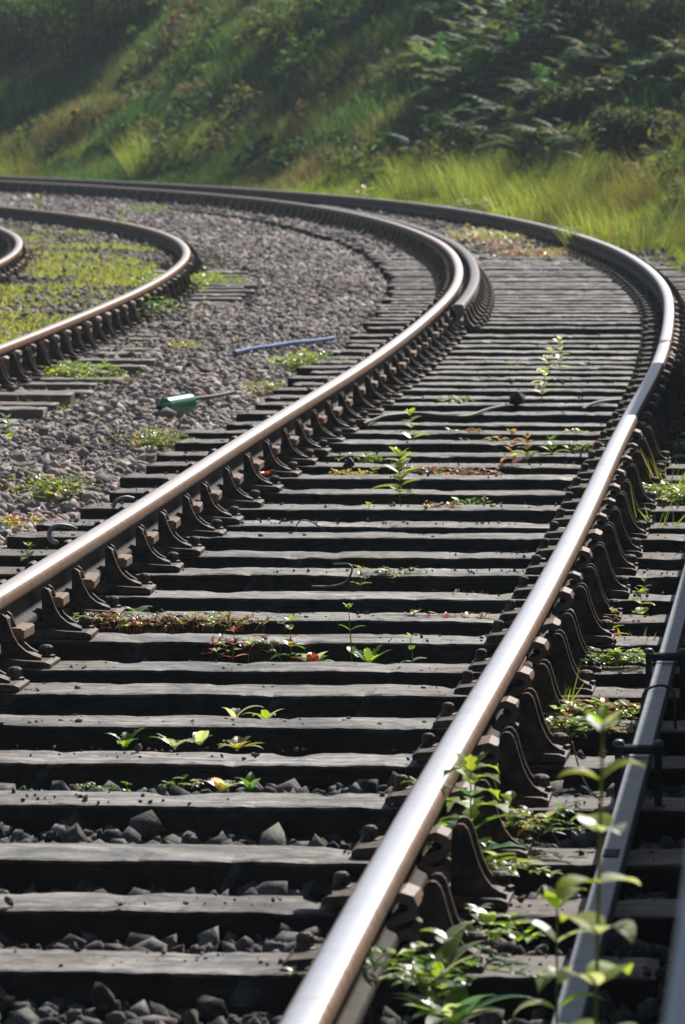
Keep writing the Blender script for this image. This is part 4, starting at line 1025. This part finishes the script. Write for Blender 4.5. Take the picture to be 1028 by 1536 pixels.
# ------------------------------------------------------------------ bracken
def frond(mb, base, d, L, c, arch):
    d = Vector(d).normalized(); side = d.cross(Vector((0, 0, 1))).normalized(); nrm = side.cross(d).normalized()
    p = Vector(base); ang = 0.; n_ = 15; step = L / n_; prev = None
    for i in range(n_ + 1):
        t = i / n_
        dd = d * math.cos(ang) - nrm * math.sin(ang); nn = nrm * math.cos(ang) + d * math.sin(ang)
        if t > .16:
            w = L * .36 * math.sin(PI * min(1, (t - .1) * 1.05) ** .62) * (1.02 - t * .55) + .01
            for sgn in (-1, 1):
                q = (side * sgn + dd * .55 - nn * random.uniform(.05, .3)).normalized()
                mb.leaf(p, q, nn, w * random.uniform(.85, 1.1), step * 1.5, jit(c, .3), random.uniform(.3, 1.1), 'oval', 4, .15)
        k = mb.verts([p - side * .004, p + side * .004], tuple(v * .7 for v in c))
        if prev is not None: mb.face((prev, prev + 1, k + 1, k))
        prev = k; p = p + dd * step; ang += arch / n_
def bracken_mesh(seed, cols):
    random.seed(seed); mb = MB()
    for i in range(13):
        a = i * 2.4 + random.uniform(-.3, .3); r = random.uniform(0, .12)
        frond(mb, (r * math.cos(a), r * math.sin(a), 0), (math.cos(a) * .75, math.sin(a) * .75, random.uniform(.7, 1.5)), random.uniform(.55, .95), random.choice(cols), random.uniform(.9, 1.7))
    return mb
FERNC = [(.09, .20, .075), (.16, .26, .13), (.07, .15, .07), (.25, .28, .10)]
BR = [bracken_mesh(50 + k, FERNC if k < 3 else [(.16, .12, .06), (.11, .12, .05)]).build('bracken', M_FERN, None, False, None, True) for k in range(4)]
for i, (x, y) in enumerate(fern_pts):
    p = fern_at[i]; k = i % 3 if random.random() < .82 else 3
    o = BR[i] if i < 4 else BR[k].copy()
    if i >= 4: COL.objects.link(o)
    o.location = (p.x, p.y, p.z + .0); o.rotation_euler = (random.uniform(-.15, .15), random.uniform(-.15, .15), random.uniform(0, 6.28)); o.scale = (random.uniform(.6, 1.05),) * 3
    tag(o, 'arching bracken fern in the dark thicket on the bank at upper right', 'fern', 'bracken on the bank')

# ------------------------------------------------------------------ shrubs and trees on the bank
def leafy_blob(mb, c, R, n_, L, cols):
    for i in range(n_):
        v = Vector((random.gauss(0, 1), random.gauss(0, 1), random.gauss(0, 1))).normalized() * (R * random.random() ** .4)
        v.z *= .8
        d = Vector((random.gauss(0, 1), random.gauss(0, 1), random.gauss(0, .6)))
        mb.leaf(Vector(c) + v, d, (random.gauss(0, .3), random.gauss(0, .3), 1), L * random.uniform(.6, 1.3), L * .55, jit(random.choice(cols), .3), random.uniform(.1, .7), 'oval', 3, .2)
def shrub(p, R, n_, lab, cols, name='shrub'):
    r = empty(name, p); tag(r, lab, 'shrub', 'shrubs on the bank')
    tr, cr = MB(), MB()
    for k in range(7):
        a = k * .9 + random.uniform(-.3, .3); tip = Vector((math.cos(a) * R * .7, math.sin(a) * R * .7, R * random.uniform(.7, 1.3)))
        tr.tube([(0, 0, -.1), tip * .5 + Vector((0, 0, .15)), tip], .025, 6, r1=.006)
        leafy_blob(cr, tip, R * .5, n_ // 8, .10, cols)
    leafy_blob(cr, (0, 0, R * .7), R * .7, n_ // 8, .10, cols)
    tr.build('trunk', M_BARK, r, True); cr.build('crown', M_BUSHLEAF, r, False, None, True)
for (x, y, R, lab) in ((30, 112, 1.1, 'dark leafy shrub at the left edge of the bank'), (110, 118, 1.15, 'dark leafy shrub second from the left edge'), (170, 70, 1.1, 'dark shrub beside the sunlit strip of dry grass'), (65, 30, 1.3, 'dark shrub cut by the top edge at left')):
    shrub(on_bank(x, y), R, 4200, lab, [(.07, .14, .04), (.12, .19, .055), (.21, .25, .07)])

for (x, y, R, lab) in ((900, 60, .8, 'bushy shrub with yellow-green leaves among the bracken, left of two'), (985, 110, .75, 'bushy shrub with yellow-green leaves among the bracken, right of two'), (850, 215, .5, 'small dark shrub at the lower edge of the bracken'), (960, 265, .55, 'greyish shrub between the bracken and the lime grass at right')):
    shrub(on_bank(x, y), R, 2600, lab, [(.06, .10, .03), (.12, .15, .04), (.09, .10, .05), (.16, .16, .12)])
def tree(p, h, R, n_, lab):
    r = empty('tree', p); tag(r, lab, 'tree', 'trees on top of the bank')
    tr, cr = MB(), MB()
    tr.tube([(0, 0, -.3), (.1, 0, h * .3), (.0, .15, h * .6), (.1, .1, h * .9)], .22, 10, r1=.05)
    for k in range(14):
        a = k * 2.4; z = h * (.35 + .6 * k / 13); rr = R * math.sin(PI * (.15 + .8 * k / 13)) * random.uniform(.6, 1)
        tip = Vector((math.cos(a) * rr, math.sin(a) * rr, z + .3))
        tr.tube([(0.05, .08, z - .6), tip * .5 + Vector((0, 0, (z - .2) * .5)), tip], .07, 6, r1=.015)
        leafy_blob(cr, tip, R * .42, n_ // 14, .17, [(.05, .09, .025), (.07, .11, .03)])
    tr.build('trunk', M_BARK, r, True); cr.build('crown', M_BUSHLEAF, r, False, None, True)

for i, (y_, o_) in enumerate(((86, 12.5), (92, 13.5), (97, 15), (102, 12))):
    p, h = MAIN.at(MAIN.s_of_y(y_), o_, 0); p.z = gz(p.x, p.y)
    tree(p, 6.5 + (i % 3), 2.6, 2600, 'broad leafy tree on top of the bank above the tracks')

# ------------------------------------------------------------------ haze
mb = MB(); mb.box((0, 500, 8.5), (3600, 3000, 21), bev=.01)
m, nt = mat('thin_haze'); v = nt.nodes.new('ShaderNodeVolumePrincipled'); v.inputs['Color'].default_value = (.74, .89, 1, 1); v.inputs['Density'].default_value = .00045; v.inputs['Anisotropy'].default_value = .35
ou = nt.nodes.new('ShaderNodeOutputMaterial'); nt.links.new(v.outputs[0], ou.inputs['Volume'])
tag(mb.build('haze', m), 'thin pale summer haze over the tracks', 'haze', kind='stuff')

# ------------------------------------------------------------------ light, sky, camera
w = bpy.data.worlds.new('World'); SC.world = w; w.use_nodes = True
nt = w.node_tree; bg = nt.nodes['Background']
sky = nt.nodes.new('ShaderNodeTexSky'); sky.sky_type = 'NISHITA'; sky.sun_disc = False
sky.sun_elevation = SUN_EL; sky.sun_rotation = SUN_AZ
nt.links.new(sky.outputs[0], bg.inputs['Color']); bg.inputs['Strength'].default_value = .05
sd = Vector((math.sin(SUN_AZ) * math.cos(SUN_EL), math.cos(SUN_AZ) * math.cos(SUN_EL), math.sin(SUN_EL)))
sl = bpy.data.lights.new('sun', 'SUN'); sl.energy = 5.0; sl.angle = math.radians(.5); sl.color = (1, .965, .91)
so = bpy.data.objects.new('sun', sl); COL.objects.link(so); so.rotation_euler = sd.to_track_quat('Z', 'Y').to_euler(); so.location = sd * 200

cam = bpy.data.cameras.new('camera'); co = bpy.data.objects.new('camera', cam); COL.objects.link(co)
cam.sensor_fit = 'VERTICAL'; cam.sensor_height = 36; cam.sensor_width = 24; cam.lens = F / 1536 * 36
cam.clip_start = .1; cam.clip_end = 5000
co.location = (0, 0, EYE); co.rotation_euler = (PI / 2 - PITCH, 0, 0)
cam.dof.use_dof = True; cam.dof.focus_distance = 18; cam.dof.aperture_fstop = 16.5
SC.camera = co
SC.view_settings.view_transform = 'Standard'; SC.view_settings.look = 'None'; SC.view_settings.exposure = .25; SC.view_settings.gamma = 1
SC.render.engine = 'CYCLES'; SC.cycles.use_denoising = True
SC.cycles.max_bounces = 6; SC.cycles.diffuse_bounces = 3; SC.cycles.glossy_bounces = 3; SC.cycles.transmission_bounces = 3; SC.cycles.transparent_max_bounces = 4
SC.cycles.sample_clamp_indirect = 4
